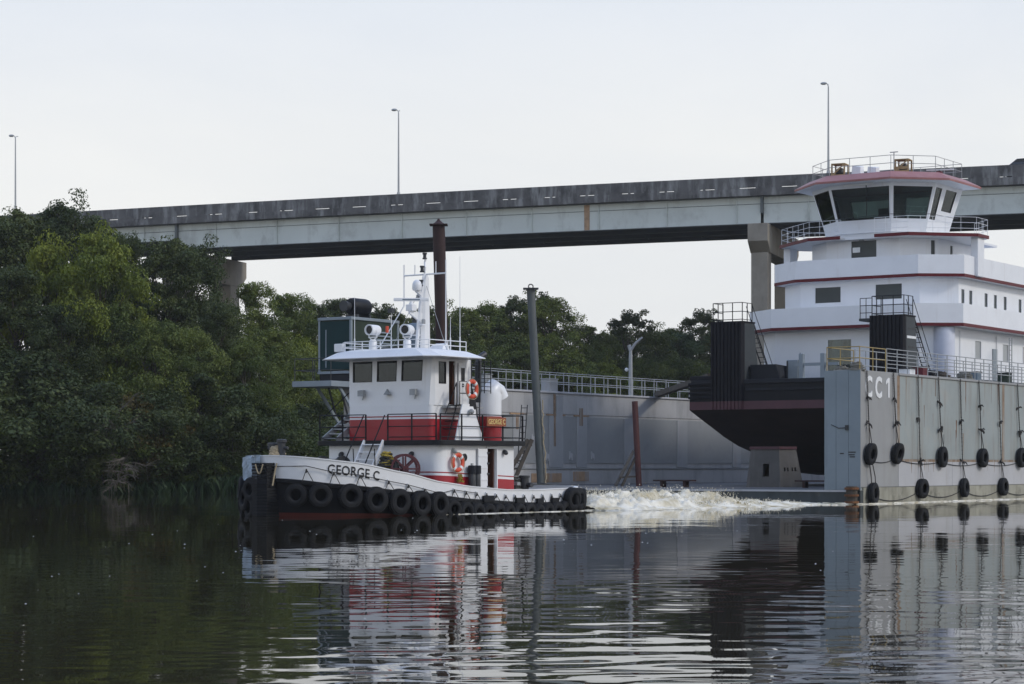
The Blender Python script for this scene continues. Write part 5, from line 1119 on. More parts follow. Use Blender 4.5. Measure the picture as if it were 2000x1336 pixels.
def openband(pts, zl, zh, off, name, mt):
    m = MB(); r0 = []; r1 = []; n = len(pts)
    for i, (x, y) in enumerate(pts):
        xa, ya = pts[max(0, i-1)]; xb, yb = pts[min(n-1, i+1)]; d = V((xb-xa, yb-ya, 0)).normalized(); nn = V((d.y, -d.x, 0))*off; r0.append(V((x, y, zl(x)))+nn); r1.append(V((x, y, zh(x)))+nn)
    m.loft([r0, r1], closed=False, cap=False); return m.build(name, M[mt], dh, smooth=True)
segs = [band_pts_a + [(6.12, 2.85)], [(5.42, 2.85), (4.35, 2.85)]]
for sg in segs:
    openband(sg, lambda x: .28, lambda x: zs1(x)-.14, .008, 'red_band', 'red'); openband(sg, lambda x: zs1(x)-.04, lambda x: zs1(x), .009, 'red_stripe', 'red')
m = MB()
for a, b, c, d in ((6.06, 6.12, .82, 2.5), (5.42, 5.48, .82, 2.5)): m.box(a, b, 2.83, 2.90, c, d)
m.box(5.42, 6.12, 2.83, 2.90, 2.46, 2.53); m.box(5.42, 6.12, 2.83, 2.90, .80, .86); m.build('door_frame', M['white'], dh, bevel=.01)
m = MB(); m.box(5.0, 6.6, 1.9, 1.95, .4, 2.5); m.build('inner_bulkhead', M['brown_wood'], dh)
m = MB(); m.box(5.5, 5.56, 2.2, 2.77, .86, 2.46); m.build('door_lining', M['brown_wood'], dh)
m = MB(); m.box(6.14, 6.72, 2.90, 2.96, .88, 2.46); dr = m.build('weathertight_door', M['white'], dh, bevel=.05)
for z in (1.25, 1.7, 2.15):
    m = MB(); m.box(6.16, 6.70, 2.96, 2.98, z, z+.04); m.build('door_rib', M['white'], dr)
for z in (1.0, 1.5, 1.9, 2.3):
    m = MB(); m.box(6.06, 6.18, 2.91, 2.99, z-.03, z+.03); m.build('door_dog', M['dark_metal'], dr)
def porthole(p, nvec, r=.12):
    rot = V(nvec).to_track_quat('Z', 'Y').to_matrix().to_4x4(); T_ = Matrix.Translation(p) @ rot
    m = MB(); m.lathe([(r, -.02), (r+.03, -.02), (r+.03, .03), (r, .03)], 18, T_, True); o = m.build('porthole_rim', M['dark_metal'], dh); m = MB(); m.lathe([(.001, .005), (r, .005), (r, .0), (.001, 0)], 18, T_); m.build('porthole_glass', M['lens'], o)
porthole((7.45, 2.85, 2.12), (0, 1, 0)); 
def deck_light(p, nvec, par, mt='steel'):
    rot = V(nvec).to_track_quat('Z', 'Y').to_matrix().to_4x4(); T_ = Matrix.Translation(p) @ rot; m = MB(); m.lathe([(.06, 0), (.09, .06), (.09, .16), (.05, .22), (.001, .23)], 12, T_); m.build('deck_light', M[mt], par, smooth=True)
deck_light((8.15, 2.85, 2.42), (0, .8, -.5), dh); deck_light((5.0, 2.85, 2.38), (0, .8, -.5), dh, 'dark_metal'); deck_light((9.0, 1.6, 2.30), (.8, 0, -.5), dh, 'dark_metal'); deck_light((9.0, -1.9, 2.30), (.8, 0, -.5), dh, 'dark_metal')
m = MB(); m.box(6.95, 7.05, 2.85, 2.9, 1.75, 1.9); m.build('switch_box', M['steel'], dh)
# boat deck slab and railing
m = MB(); P = rrect(3.9, 9.3, 3.12, .35); m.prism(P, zc, zc+.19); bd = m.build('boat_deck', M['black'], TG, bevel=.02)
zb2 = zc+.19
m = rail([(3.98, 3.02, zb2), (9.1, 3.02, zb2)], .98, (.12, .52, .98), 1.28, .02, .035); m.build('railing', M['black'], bd)
m = rail([(9.2, 2.9, zb2), (9.2, .55, zb2)], .98, (.12, .52, .98), 1.2, .02, .035); m.build('railing', M['black'], bd)
m = rail([(9.2, -.55, zb2), (9.2, -2.9, zb2), (3.98, -3.02, zb2)], .98, (.12, .52, .98), 1.25, .02, .035); m.build('railing', M['black'], bd)
m = rail([(3.98, 3.0, zb2), (3.98, -3.0, zb2)], .98, (.12, .52, .98), 1.2, .02, .035); m.build('railing', M['black'], bd)
# name board on the rail
m = MB(); m.box(5.15, 6.35, 3.05, 3.10, 3.32, 3.66); nb = m.build('name_board', M['sign_board'], bd, bevel=.01)
vs, fs = text_mesh('GEORGE C', .27, .008); wx = max(v.x for v in vs); m = MB(); m.add([(6.28-1.05*v.x/wx, 3.108+v.z, 3.40+v.y) for v in vs], fs); m.build('board_lettering', M['gold'], nb)
# ---- wheelhouse tower: lower red, upper white, raked top with windows
UH = rrect(5.7, 8.5, 2.08, .18, 4)
wh = empty('wheelhouse'); wh.parent = TG
zw = 4.10; zr = 5.88
m = MB(); m.prism(UH, zb2+.002, zw); m.build('tower', M['white'], wh, smooth=True)
bandU = lambda zl, zh, off, nm, mt: band(UH, lambda x: zl, lambda x: zh, off, nm, mt, wh)
bandU(zb2+.01, 3.58, .008, 'red_band', 'red'); bandU(3.66, 3.70, .009, 'red_stripe', 'red')
# walls with windows; front leans slightly outward at top
Fq = [V((8.5, -2.0, zw)), V((8.5, 2.0, zw)), V((8.42, 2.06, zr)), V((8.42, -2.06, zr))]
fw = [(.045, .285, .52, .965), (.345, .585, .52, .965), (.645, .895, .52, .965)]
Sq = [V((8.5, 2.0, zw)), V((8.3, 2.12, zw)), V((8.3, 2.12, zr)), V((8.42, 2.06, zr))]
Pq = [V((8.3, 2.12, zw)), V((6.1, 2.12, zw)), V((6.1, 2.12, zr)), V((8.3, 2.12, zr))]
pw = [(.10, .30, .46, .93), (.38, .56, .02, .95)]
Aq = [V((6.1, 2.12, zw)), V((6.1, -2.12, zw)), V((6.1, -2.12, zr)), V((6.1, 2.12, zr))]
Tq = [V((6.1, -2.12, zw)), V((8.3, -2.12, zw)), V((8.3, -2.12, zr)), V((6.1, -2.12, zr))]
Uq = [V((8.3, -2.12, zw)), V((8.5, -2.0, zw)), V((8.42, -2.06, zr)), V((8.3, -2.12, zr))]
m = MB(); aw = [(.12, .42, .45, .9), (.58, .88, .45, .9)]; tw = [(.30, .55, .02, .95), (.66, .92, .46, .93)]
for Q, ops in ((Fq, fw), (Sq, []), (Pq, pw), (Aq, aw), (Tq, tw), (Uq, [])): wall(m, Q, ops, .06)
m.build('wheelhouse_wall', M['white'], wh)
for Q, ops in ((Fq, fw), (Pq, pw[:1]), (Aq, aw), (Tq, tw[1:])):
    for o_ in ops: window(Q, o_, wh, M['glass_tug'], M['letter'], .03, .04, fd=.012)
m = MB(); m.box(6.2, 8.2, -1.9, 1.9, zw+.002, zw+.02); m.build('wheelhouse_floor', M['interior'], wh)
m = MB(); m.box(7.6, 8.3, -1.7, 1.7, zw+.02, zw+.85); m.build('console', M['interior'], wh, bevel=.04)
m = MB(); m.box(6.9, 7.3, -.3, .3, zw+.5, zw+.7); m.box(6.85, 6.95, -.3, .3, zw+.7, zw+1.3); m.build('helm_chair', M['dark_metal'], wh, bevel=.05)
m = MB(); m.box(6.17, 6.2, -1.9, 1.9, zw+.02, zw+.80); m.build('cabinet', M['brown_wood'], wh)
for y0, y1 in ((-2.0, -1.62), (-.32, .32), (1.62, 2.0)):
    m = MB(); m.box(6.17, 6.19, y0, y1, zw+.8, zr-.02); m.build('wood_lining', M['interior'], wh)
m = MB(); m.box(6.2, 8.3, -2.0, 2.0, zr-.10, zr-.06); m.build('headlining', M['interior'], wh)
m = MB(); m.box(7.10, 7.14, 1.0, 2.05, zw+.03, zr-.1); m.build('door_panel', M['brown_wood'], wh)
m = MB(); m.box(6.46, 6.96, 2.16, 2.20, zw+.05, zr-.14); dr = m.build('wheelhouse_door', M['white'], wh, bevel=.02)
m = MB(); m.box(6.60, 6.82, 2.20, 2.212, zw+.95, zw+1.45); m.build('door_window', M['lens'], dr)
for z in (zw+.72, zw+.80):
    m = MB(); m.box(6.66, 6.76, 2.20, 2.215, z, z+.05); m.build('door_plate', M['letter'], dr)
m = MB(); m.box(5.9, 7.9, 2.12, 2.55, 4.0, 4.06); m.build('door_step', M['steel'], wh)
# floodlights on the front
for y, ty in ((-1.25, 0), (.02, 1), (1.35, 0)):
    m = MB()
    if ty: m.lathe([(.16, 0), (.06, .15), (.03, .22)], 12, Matrix.Translation((8.60, y, zw+.42)))
    else: m.hexa([(8.58, y-.14, zw+.42), (8.72, y-.14, zw+.38), (8.72, y+.14, zw+.38), (8.58, y+.14, zw+.42)], [(8.58, y-.14, zw+.62), (8.72, y-.14, zw+.6), (8.72, y+.14, zw+.6), (8.58, y+.14, zw+.62)]); m.cyl((8.52, y+.02, zw+.42), (8.6, y+.02, zw+.24), .025, n=6)
    m.build('floodlight', M['steel'], wh)
# roof: thin cambered visor
def roofring(g, z): return [(6.5-g*.5, 2.55+g, z), (8.9+g*.2, 2.55+g, z), (9.25+g*.45, 2.1+g*.9, z), (9.25+g*.45, -2.1-g*.9, z), (8.9+g*.2, -2.55-g, z), (6.5-g*.5, -2.55-g, z)]
m = MB(); m.loft([roofring(-.35, zr-.005), roofring(.42, zr+.015), roofring(.42, zr+.04), roofring(-.25, zr+.30), roofring(-.9, zr+.38)]); m.build('roof', M['white'], wh)
zz_ = zr+.36
rr_ = [(6.45, 2.15, zz_-.04), (8.7, 2.15, zz_-.04), (9.0, 1.8, zz_-.04), (9.0, -1.8, zz_-.04), (8.7, -2.15, zz_-.04), (6.45, -2.15, zz_-.04)]
m = rail(rr_, .36, (.17, .36), 1.0, .018, .02); m.build('roof_railing', M['white'], wh)
m = MB(); m.box(8.75, 9.0, -2.35, -1.95, zz_-.03, zz_+.28); m.build('light_box', M['white'], wh, bevel=.03)
# searchlights
for x, y, a in ((8.55, -.75, 0), (7.9, .42, -15)):
    sl_ = empty('searchlight', (x, y, zz_)); sl_.parent = wh; m = MB(); m.lathe([(.16, 0), (.15, .35), (.10, .42)], 14); m.build('pedestal', M['white'], sl_, smooth=True)
    m = MB(); m.cyl((0, -.2, .5), (0, .2, .5), .03, n=6); m.tube([(0, -.2, .75), (0, -.2, .5), (0, 0, .38), (0, .2, .5), (0, .2, .75)], .025, 5); m.build('yoke', M['white'], sl_)
    T_ = Matrix.Translation((0, 0, .78)) @ Matrix.Rotation(R(90), 4, 'Y') @ Matrix.Rotation(R(a), 4, 'X')
    m = MB(); m.lathe([(.08, -.32), (.19, -.28), (.205, -.2), (.205, .2), (.215, .21), (.215, .25), (.17, .25), (.15, .14), (.001, .12)], 20, T_); m.build('lamp_drum', M['white'], sl_, smooth=True)
    m = MB(); m.lathe([(.001, .20), (.172, .20), (.172, .19), (.001, .19)], 20, T_); m.build('lens', M['lens'], sl_)
# mast
MS = empty('mast', (6.5, .1, zz_)); MS.parent = wh
def mast_ring(z, a, b, dx): return [(dx-a, -b, z), (dx+a*.4, -b, z), (dx+a, 0, z), (dx+a*.4, b, z), (dx-a, b, z)]
m = MB(); m.loft([mast_ring(-.1, .24, .13, 0), mast_ring(1.2, .21, .12, -.02), mast_ring(2.9, .15, .09, -.06), mast_ring(3.05, .10, .06, -.06)]); m.build('mast_column', M['white'], MS, bevel=.02)
m = MB(); m.hexa([(.15, -.04, 1.1), (.9, -.04, 1.45), (.9, .04, 1.45), (.15, .04, 1.1)], [(.15, -.04, 1.5), (.9, -.04, 1.55), (.9, .04, 1.55), (.15, .04, 1.5)]); m.build('radar_bracket', M['white'], MS)
m = MB(); m.box(.62, .92, -.16, .16, 1.55, 1.80); m.lathe([(.1, 0), (.06, .12)], 10, Matrix.Translation((.77, 0, 1.80))); m.build('radar_gearbox', M['white'], MS, bevel=.03)
m = MB(); T_ = Matrix.Translation((.77, 0, 1.98)) @ Matrix.Rotation(R(128), 4, 'Z'); c = [(-.68, -.05), (.68, -.05), (.68, .06), (-.68, .06)]; m.hexa([T_ @ V((x, y, -.05)) for x, y in c], [T_ @ V((x, y, .07)) for x, y in c]); ra = m.build('radar_scanner', M['white'], MS, bevel=.02)
m = MB(); m.hexa([T_ @ V((x*.5, -.056, -.01)) for x in (-.68, .68)]+[T_ @ V((x*.5, -.054, -.01)) for x in (.68, -.68)], [T_ @ V((x*.5, -.056, .03)) for x in (-.68, .68)]+[T_ @ V((x*.5, -.054, .03)) for x in (.68, -.68)]); m.build('scanner_band', M['tank_blue'], ra)
m = MB(); m.hexa([(.1, -.05, 2.1), (.5, -.05, 2.32), (.5, .05, 2.32), (.1, .05, 2.1)], [(.1, -.05, 2.3), (.5, -.05, 2.37), (.5, .05, 2.37), (.1, .05, 2.3)]); m.build('dome_bracket', M['white'], MS)
m = MB(); m.lathe([(.17, 2.37), (.19, 2.45), (.19, 2.58), (.15, 2.70), (.07, 2.77), (.001, 2.79)], 18, Matrix.Translation((.42, 0, 0))); m.build('satellite_dome', M['white'], MS, smooth=True)
m = MB(); m.tube([(.48, .02, -.1), (.34, .02, 1.2), (.12, .0, 2.4), (.02, 0, 2.9)], [.075, .07, .06, .05], 8); m.build('mast_leg', M['white'], MS, smooth=True)
for k in range(9):
    z = .1+k*.27; m = MB(); m.cyl((.0, .0, z), (.46-.15*z, .02, z+.02), .018, n=5); m.build('mast_rung', M['white'], MS)
for x, y, z, w in ((.25, -.35, .62, .34), (.3, .3, 1.02, .28), (.1, -.28, 2.0, .2)):
    m = MB(); m.box(x-w*.5, x+w*.5, min(0, y), max(0, y), z, z+.04); pf = m.build('mast_shelf', M['white'], MS)
    m = MB(); m.lathe([(.07, 0), (.08, .05), (.08, .16), (.05, .2)], 10, Matrix.Translation((x, y*.75, z+.04))); m.build('horn', M['steel'], pf, smooth=True)
for x0, y0, x1, y1, z1 in ((-.1, 0, -.1, -1.9, 2.9), (-.1, 0, .9, 1.9, 2.7)):
    m = MB(); m.tube([(x0, y0, z1), (x1, y1, -.1)], .010, 4); m.build('stay', M['steel'], MS)
m = MB(); m.cyl((-.06, -1.05, 3.02), (-.06, 1.05, 3.02), .03, n=8); yd = m.build('yardarm', M['white'], MS)
for y, zl, zh, r_ in ((-1.05, 1.85, 3.45, .028), (-.5, 3.02, 3.42, .022), (.55, 3.02, 3.5, .022), (1.05, -.1, 3.55, .028)):
    m = MB(); m.cyl((-.06, y, zl), (-.06, y, zh), r_, n=6); m.build('antenna', M['white'], yd)
m = MB(); m.tube([(-.06, -1.05, 1.85), (.8, -1.5, .3), (1.2, -1.75, -.1)], .025, 5); m.build('stay', M['white'], MS)
m = MB(); m.tube([(-.04, 0, 3.0), (-.04, .03, 3.3), (-.10, -.03, 3.5), (-.10, .0, 3.62)], .045, 6); m.build('topmast', M['white'], MS)
for z, x in ((3.62, -.10), (3.1, .06), (2.55, .12)):
    m = MB(); m.lathe([(.09, 0), (.09, .05), (.065, .06), (.065, .18), (.09, .19), (.09, .25)], 12, Matrix.Translation((x, -.04, z))); m.build('mast_light', M['dark_metal'], MS)
for x, y, h in ((8.3, -1.9, 2.15), (6.7, 2.05, 3.6), (6.6, 1.5, 1.3), (8.05, -.25, 1.7)):
    m = MB(); m.cyl((x, y, zz_-.05), (x, y, zz_+.5), .03, n=6); m.cyl((x, y, zz_+.5), (x, y, zz_+h), .016, .008, n=5); m.build('whip_antenna', M['white'], wh)
m = MB(); m.box(7.95, 8.15, -.35, -.15, zz_+1.45, zz_+1.62); m.build('camera_housing', M['dark_metal'], wh)
m = MB(); m.cyl((8.0, -.5, zz_+.7), (8.0, -.5, zz_+.95), .06, n=8); m.build('orange_beacon', M['orange'], wh)
m = MB(); m.hexa([(6.5, .6, zz_-.05), (7.0, .6, zz_-.05), (7.0, 1.4, zz_-.05), (6.5, 1.4, zz_-.05)], [(6.5, .7, zz_+.30), (6.8, .7, zz_+.2), (6.8, 1.3, zz_+.2), (6.5, 1.3, zz_+.30)]); m.build('roof_hatch', M['white'], wh)
m = MB(); m.box(6.7, 7.1, -1.5, -.9, zz_-.05, zz_+.2); m.build('roof_vent', M['dark_metal'], wh)
# ---- stairs, fairing plate, stack, ladder
fs_ = empty('front_stair'); fs_.parent = TG
for y in (-.52, .42):
    m = MB(); m.bar((10.35, y, 1.05), (9.28, y, zb2-.02), .05, .18); m.build('stringer', M['white'], fs_)
for k in range(6):
    t = (k+.5)/6; m = MB(); m.box(10.35-1.07*t-.1, 10.35-1.07*t+.1, -.5, .40, 1.05+1.7*t-.02, 1.05+1.7*t+.02); m.build('tread', M['white'], fs_)
for y in (-.58, .48):
    m = MB(); m.tube([(10.4, y, 1.25), (10.45, y, 1.85), (9.3, y, zb2+.95)], .025, 5); m.cyl((9.85, y, 1.75), (9.9, y, 2.45), .02, n=5); m.build('handrail', M['black'], fs_)
ss = empty('side_stair'); ss.parent = TG
for y in (-2.95, -2.2):
    m = MB(); m.bar((9.0, y, zb2), (6.9, y, 4.05), .06, .24); m.build('stringer', M['steel'], ss)
for k in range(7):
    t = (k+.5)/7; m = MB(); m.box(9.0-2.1*t-.14, 9.0-2.1*t+.14, -2.92, -2.23, zb2+1.28*t-.02, zb2+1.28*t+.03); m.build('tread', M['steel'], ss)
m = rail([(6.9, -3.0, 4.05), (5.9, -3.0, 4.05)], .98, (.3, .65, .98), .5, .02, .04); m.cyl((8.9, -3.0, zb2+.9), (6.9, -3.0, 5.0), .022, n=5); m.build('handrail', M['black'], ss)
m = MB(); m.box(5.6, 6.95, -3.05, -2.14, 3.97, 4.04); m.build('landing', M['steel'], ss)
m = MB(); m.hexa([(8.1, 2.90, zb2), (6.36, 2.90, zb2), (6.36, 2.95, zb2), (8.1, 2.95, zb2)], [(7.55, 2.80, 4.15), (6.95, 2.80, 4.15), (6.95, 2.85, 4.15), (7.55, 2.85, 4.15)]); m.build('stair_fairing', M['white'], TG)
m = MB()
m.tube([(8.15, 2.6, zb2), (7.6, 2.6, 4.1), (7.6, 2.6, 4.95), (8.3, 2.6, 3.75)], .022, 5)
for z in (3.2, 3.5, 3.8, 4.1): m.cyl((8.1-(z-zb2)*.42, 2.2, z), (8.1-(z-zb2)*.42, 2.85, z), .025, n=5)
m.tube([(7.6, 2.75, 4.1), (7.6, 2.75, 5.0), (6.95, 2.75, 5.0), (6.6, 2.75, 4.1), (6.35, 2.75, zb2)], .022, 5); m.cyl((7.6, 2.75, 4.55), (6.75, 2.75, 4.55), .018, n=5); m.build('port_stair', M['black'], TG)
m = MB(); m.hexa([(7.15, 2.82, 3.95), (6.72, 2.82, 3.95), (6.72, 2.86, 3.95), (7.15, 2.86, 3.95)], [(7.05, 2.8, 4.6), (6.75, 2.8, 4.6), (6.75, 2.84, 4.6), (7.05, 2.84, 4.6)]); m.build('dark_screen', M['black'], TG)
deck_light((7.15, 2.9, 3.9), (.3, .8, -.3), wh)
m = MB()
for x in (6.12, 6.62): m.cyl((x, 2.55, zb2), (x, 2.55, zr-.05), .022, n=5)
for k in range(11): m.cyl((6.12, 2.55, zb2+.2+k*.27), (6.62, 2.55, zb2+.2+k*.27), .016, n=5)
m.build('boarding_ladder', M['black'], TG)
m = MB()
for x in (5.35, 5.75, 6.1):
    m.cyl((x, 2.5, 4.6), (x, 2.5, zr), .02, n=5)
for k in range(8): m.cyl((5.35, 2.5, 4.7+k*.16), (6.1, 2.5, 4.7+k*.16), .016, n=5)
m.build('cargo_net_frame', M['black'], TG)
# funnel on the port side: red base, white top with curved cowl
fu = empty('funnel', (4.95, 2.15, zb2)); fu.parent = TG
m = MB(); m.lathe([(.46, 0), (.46, .95)], 22); m.build('funnel_base', M['red'], fu, smooth=True)
m = MB(); m.lathe([(.455, .95), (.455, 1.75), (.43, 1.9)], 22); m.build('funnel_casing', M['white'], fu, smooth=True)
m = MB(); m.tube([(0, 0, 1.55), (-.02, 0, 1.85), (-.18, .05, 2.05), (-.42, .05, 1.95), (-.55, .05, 1.7)], [.455, .44, .38, .33, .36], 16); m.build('cowl', M['white'], fu, smooth=True)
m = MB(); m.cyl((.42, -.25, 1.5), (.42, -.25, 3.05), .13, n=12); m.tube([(.42, -.25, 3.0), (.35, -.25, 3.25), (.05, -.2, 3.4)], .12, 10); m.build('exhaust_pipe', M['dark_metal'], fu, smooth=True)
fu2 = empty('funnel', (4.95, -2.15, zb2)); fu2.parent = TG
m = MB(); m.lathe([(.46, 0), (.46, .95)], 22); m.build('funnel_base', M['red'], fu2, smooth=True); m = MB(); m.lathe([(.455, .95), (.455, 1.75), (.3, 2.1)], 22); m.build('funnel_casing', M['white'], fu2, smooth=True)
# ---- loose gear on the tug: lifebuoys, ropes, reels, bins
def lifebuoy(T_, label):
    o = empty('lifebuoy', (0, 0, 0), 0, label, 'lifebuoy', 'lifebuoys on the tugboat'); o.matrix_world = T_
    m = MB(); n = 28; m.loft([[(math.cos(2*math.pi*i/n)*(.29+.085*math.cos(b)), math.sin(2*math.pi*i/n)*(.29+.085*math.cos(b)), .06*math.sin(b)) for i in range(n)] for b in [2*math.pi*k/10 for k in range(11)]], cap=False); m.build('ring', M['orange'], o, smooth=True)
    for a in (45, 135, 225, 315):
        m = MB(); c = V((.29*math.cos(R(a)), .29*math.sin(R(a)), 0)); t_ = V((-math.sin(R(a)), math.cos(R(a)), 0)); r_ = c.normalized(); m.loft([[c+t_*s_+r_*(.092*math.cos(b))+V((0, 0, .067*math.sin(b))) for b in [2*math.pi*k/10 for k in range(10)]] for s_ in (-.05, .05)]); m.build('band', M['letter_white'], o)
    m = MB(); m.tube([(.39*math.cos(R(a)), .39*math.sin(R(a))-.03*abs(math.sin(R(2*a))), .03) for a in range(0, 361, 15)], .012, 4); m.build('grab_rope', M['rope_tan'], o)
portT = lambda x, y, z: TM @ Matrix.Translation((x, y, z)) @ Matrix.Rotation(R(-90), 4, 'X') @ Matrix.Rotation(R(180), 4, 'Z')
lifebuoy(portT(8.02, 2.99, 1.93), 'orange lifebuoy hanging on the white deckhouse side beside the porthole')
lifebuoy(portT(7.12, 2.96, 4.72), 'orange lifebuoy hung on the stair rail by the wheelhouse door')
heap('heaving_line', TM @ Matrix.Translation((7.9, 3.02, 1.2)), .14, .3, 7, 'rope_yellow', 'small yellow rope bundle on the deckhouse side under the lower lifebuoy', 15, rad=.02)
def rope_pile(x, y, z, label): return heap('yellow_rope_coil', TM @ Matrix.Translation((x, y, z)), .36, .62, 16, 'rope_yellow', label, 22, rad=.045)
for k, x in ((0, 10.15), (1, 10.15)):
    pass
rope_pile(10.2, 1.35, 1.70, 'yellow and black rope coiled thickly over the foredeck bitts')
heap('black_rope_coil', TM @ Matrix.Translation((10.2, 1.35, 1.78)), .37, .5, 9, 'rope_dark', 'black rope turns lying among the yellow rope on the foredeck bitts', 23, rad=.04)
FB = empty('foredeck_bitts', TM @ V((10.2, 1.35, zdk(10.2))), R(-127), 'dark double bitts on the tug foredeck under the yellow rope', 'bitts')
for y, h in ((-.05, 1.25), (.42, 1.45)):
    m = MB(); m.lathe([(.14, 0), (.14, h-.06), (.17, h-.05), (.17, h)], 14, Matrix.Translation((0, y, 0))); m.build('post', M['dark_metal'], FB, smooth=True)
RL = empty('hose_reel', TM @ V((9.85, 1.9, zdk(9.7)+.42)), R(-127), 'dark red spoked hose reel on the tug foredeck by the deckhouse corner', 'reel')
for y in (-.32, .32):
    m = MB(); m.lathe([(.48, -.03), (.56, -.03), (.56, .03), (.48, .03)], 28, Matrix.Translation((0, y, .78)) @ Matrix.Rotation(R(90), 4, 'X') , True); rm = m.build('rim', M['reel_red'], RL)
    m = MB()
    for a in range(0, 180, 45): m.bar((-.5*math.cos(R(a)), y, .78-.5*math.sin(R(a))), (.5*math.cos(R(a)), y, .78+.5*math.sin(R(a))), .05, .06)
    m.build('spokes', M['reel_red'], rm)
m = MB(); m.cyl((0, -.45, .78), (0, .45, .78), .12, n=12); m.build('axle', M['reel_red'], RL)
for y in (-.42, .42):
    m = MB(); m.bar((-.35, y, -.42), (0, y, .78), .06, .06); m.bar((.35, y, -.42), (0, y, .78), .06, .06); m.build('stand', M['dark_metal'], RL)
RL.rotation_euler.z += R(-42)
DR = empty('hawser_drum', TM @ V((9.75, -1.75, zdk(9.7)+.42)), R(-127), 'grey hawser wound on a low drum on the tug foredeck left of the stair', 'drum')
m = MB(); m.lathe([(.42, -.42), (.45, -.3), (.44, 0), (.46, .25), (.42, .42)], 20, Matrix.Translation((0, 0, .72)) @ Matrix.Rotation(R(90), 4, 'X')); m.build('wound_hawser', M['grey_rope'], DR, smooth=True)
for y in (-.5, .5):
    m = MB(); m.lathe([(.001, -.03), (.56, -.03), (.56, .03), (.001, .03)], 22, Matrix.Translation((0, y, .72)) @ Matrix.Rotation(R(90), 4, 'X')); m.build('flange', M['dark_metal'], DR); m = MB(); m.box(-.25, .25, y-.04, y+.04, -.42, .5); m.build('stand', M['dark_metal'], DR)
for k, x in enumerate((6.92, 7.22)):
    BN = empty('oil_drum', TM @ V((x, 3.05, zdk(7.0)+.32)), R(-127), 'dark canister against the deckhouse, %s the open door' % ('next to' if k == 0 else 'farther from'), 'canister', 'canisters by the deckhouse door')
    m = MB(); m.lathe([(.13, 0), (.14, .02), (.14, .72), (.12, .76)], 16); m.build('body', M['dark_metal'], BN, smooth=True); m = MB(); m.lathe([(.16, .76), (.16, 1.05), (.13, 1.08)], 16); m.build('lid', M['boat_deck'], BN, smooth=True)
# aft deck gear: towing bitts with lines, winch beam
AB = empty('towing_bitts', TM @ V((2.55, 1.7, .42)), R(-127), 'dark towing bitts heaped with ropes and chain on the tug stern deck', 'bitts')
for y in (-.35, .35):
    m = MB(); m.lathe([(.17, 0), (.17, .9), (.21, .92), (.21, 1.0)], 14, Matrix.Translation((0, y, 0))); m.build('post', M['dark_metal'], AB, smooth=True)
m = MB(); m.cyl((0, -.7, .62), (0, .7, .62), .1, n=10); m.build('crossbar', M['dark_metal'], AB)
heap('stern_rope', TM @ Matrix.Translation((2.55, 1.7, .85)), .42, .55, 15, 'grey_rope', 'tangle of grey ropes piled on the towing bitts at the tug stern', 33, rad=.045)
m = MB(); m.tube([(2.5, 1.4, 1.2), (.6, .9, 1.02), (-5, -2, .95), (-9.5, -6, 1.0)], .035, 6); o = m.build('tow_line', M['rope_dark'], smooth=True); o.matrix_world = TM; tag(o, 'dark tow line running aft from the tug stern bitts', 'rope')
SB = empty('stern_beam', TM @ V((3.4, 0, .42)), R(-127), 'pale horizontal beam on stanchions across the tug aft deck', 'beam')
m = MB(); m.box(-.1, .1, -2.4, 2.4, .62, .74); m.build('beam', M['steel'], SB)
for y in (-2.2, 0, 2.2):
    m = MB(); m.cyl((0, y, 0), (0, y, .63), .06, n=8); m.build('stanchion', M['dark_metal'], SB)

# ------------------------------------------------------------------ propeller wash and foam
def foam_mat():
    m = bpy.data.materials.new('churned_foam'); m.use_nodes = True; t = m.node_tree; b = t.nodes['Principled BSDF']; l = t.links.new
    b.inputs['Roughness'].default_value = .7; b.inputs['Specular IOR Level'].default_value = .3
    tc = N(t, 'ShaderNodeTexCoord'); n = N(t, 'ShaderNodeTexNoise', Scale=.9, Detail=6.0, Roughness=.6); l(tc.outputs['Object'], n.inputs['Vector'])
    r = N(t, 'ShaderNodeValToRGB'); e = r.color_ramp.elements; e[0].position = .34; e[0].color = (.42, .35, .20, 1); e[1].position = .58; e[1].color = (.84, .79, .67, 1)
    l(n.outputs[0], r.inputs[0]); l(r.outputs[0], b.inputs['Base Color'])
    n2 = N(t, 'ShaderNodeTexNoise', Scale=7.0, Detail=5.0); l(tc.outputs['Object'], n2.inputs['Vector']); bp = N(t, 'ShaderNodeBump', Strength=.6, Distance=.05); l(n2.outputs[0], bp.inputs['Height']); l(bp.outputs[0], b.inputs['Normal'])
    return m
FOAM = foam_mat()
from mathutils import noise as mnoise
WA, WB = V((3.3, 88.2, 0)), V((14.6, 101.2, 0)); wd = (WB-WA).normalized(); wn = V((-wd.y, wd.x, 0)); WL = (WB-WA).length
env = [(0, .45), (.04, .72), (.12, .80), (.20, .66), (.28, .60), (.34, .80), (.38, .84), (.43, .52), (.50, .55), (.55, .74), (.59, .66), (.64, .30), (.74, .28), (.84, .22), (.95, .12), (1.0, .0)]
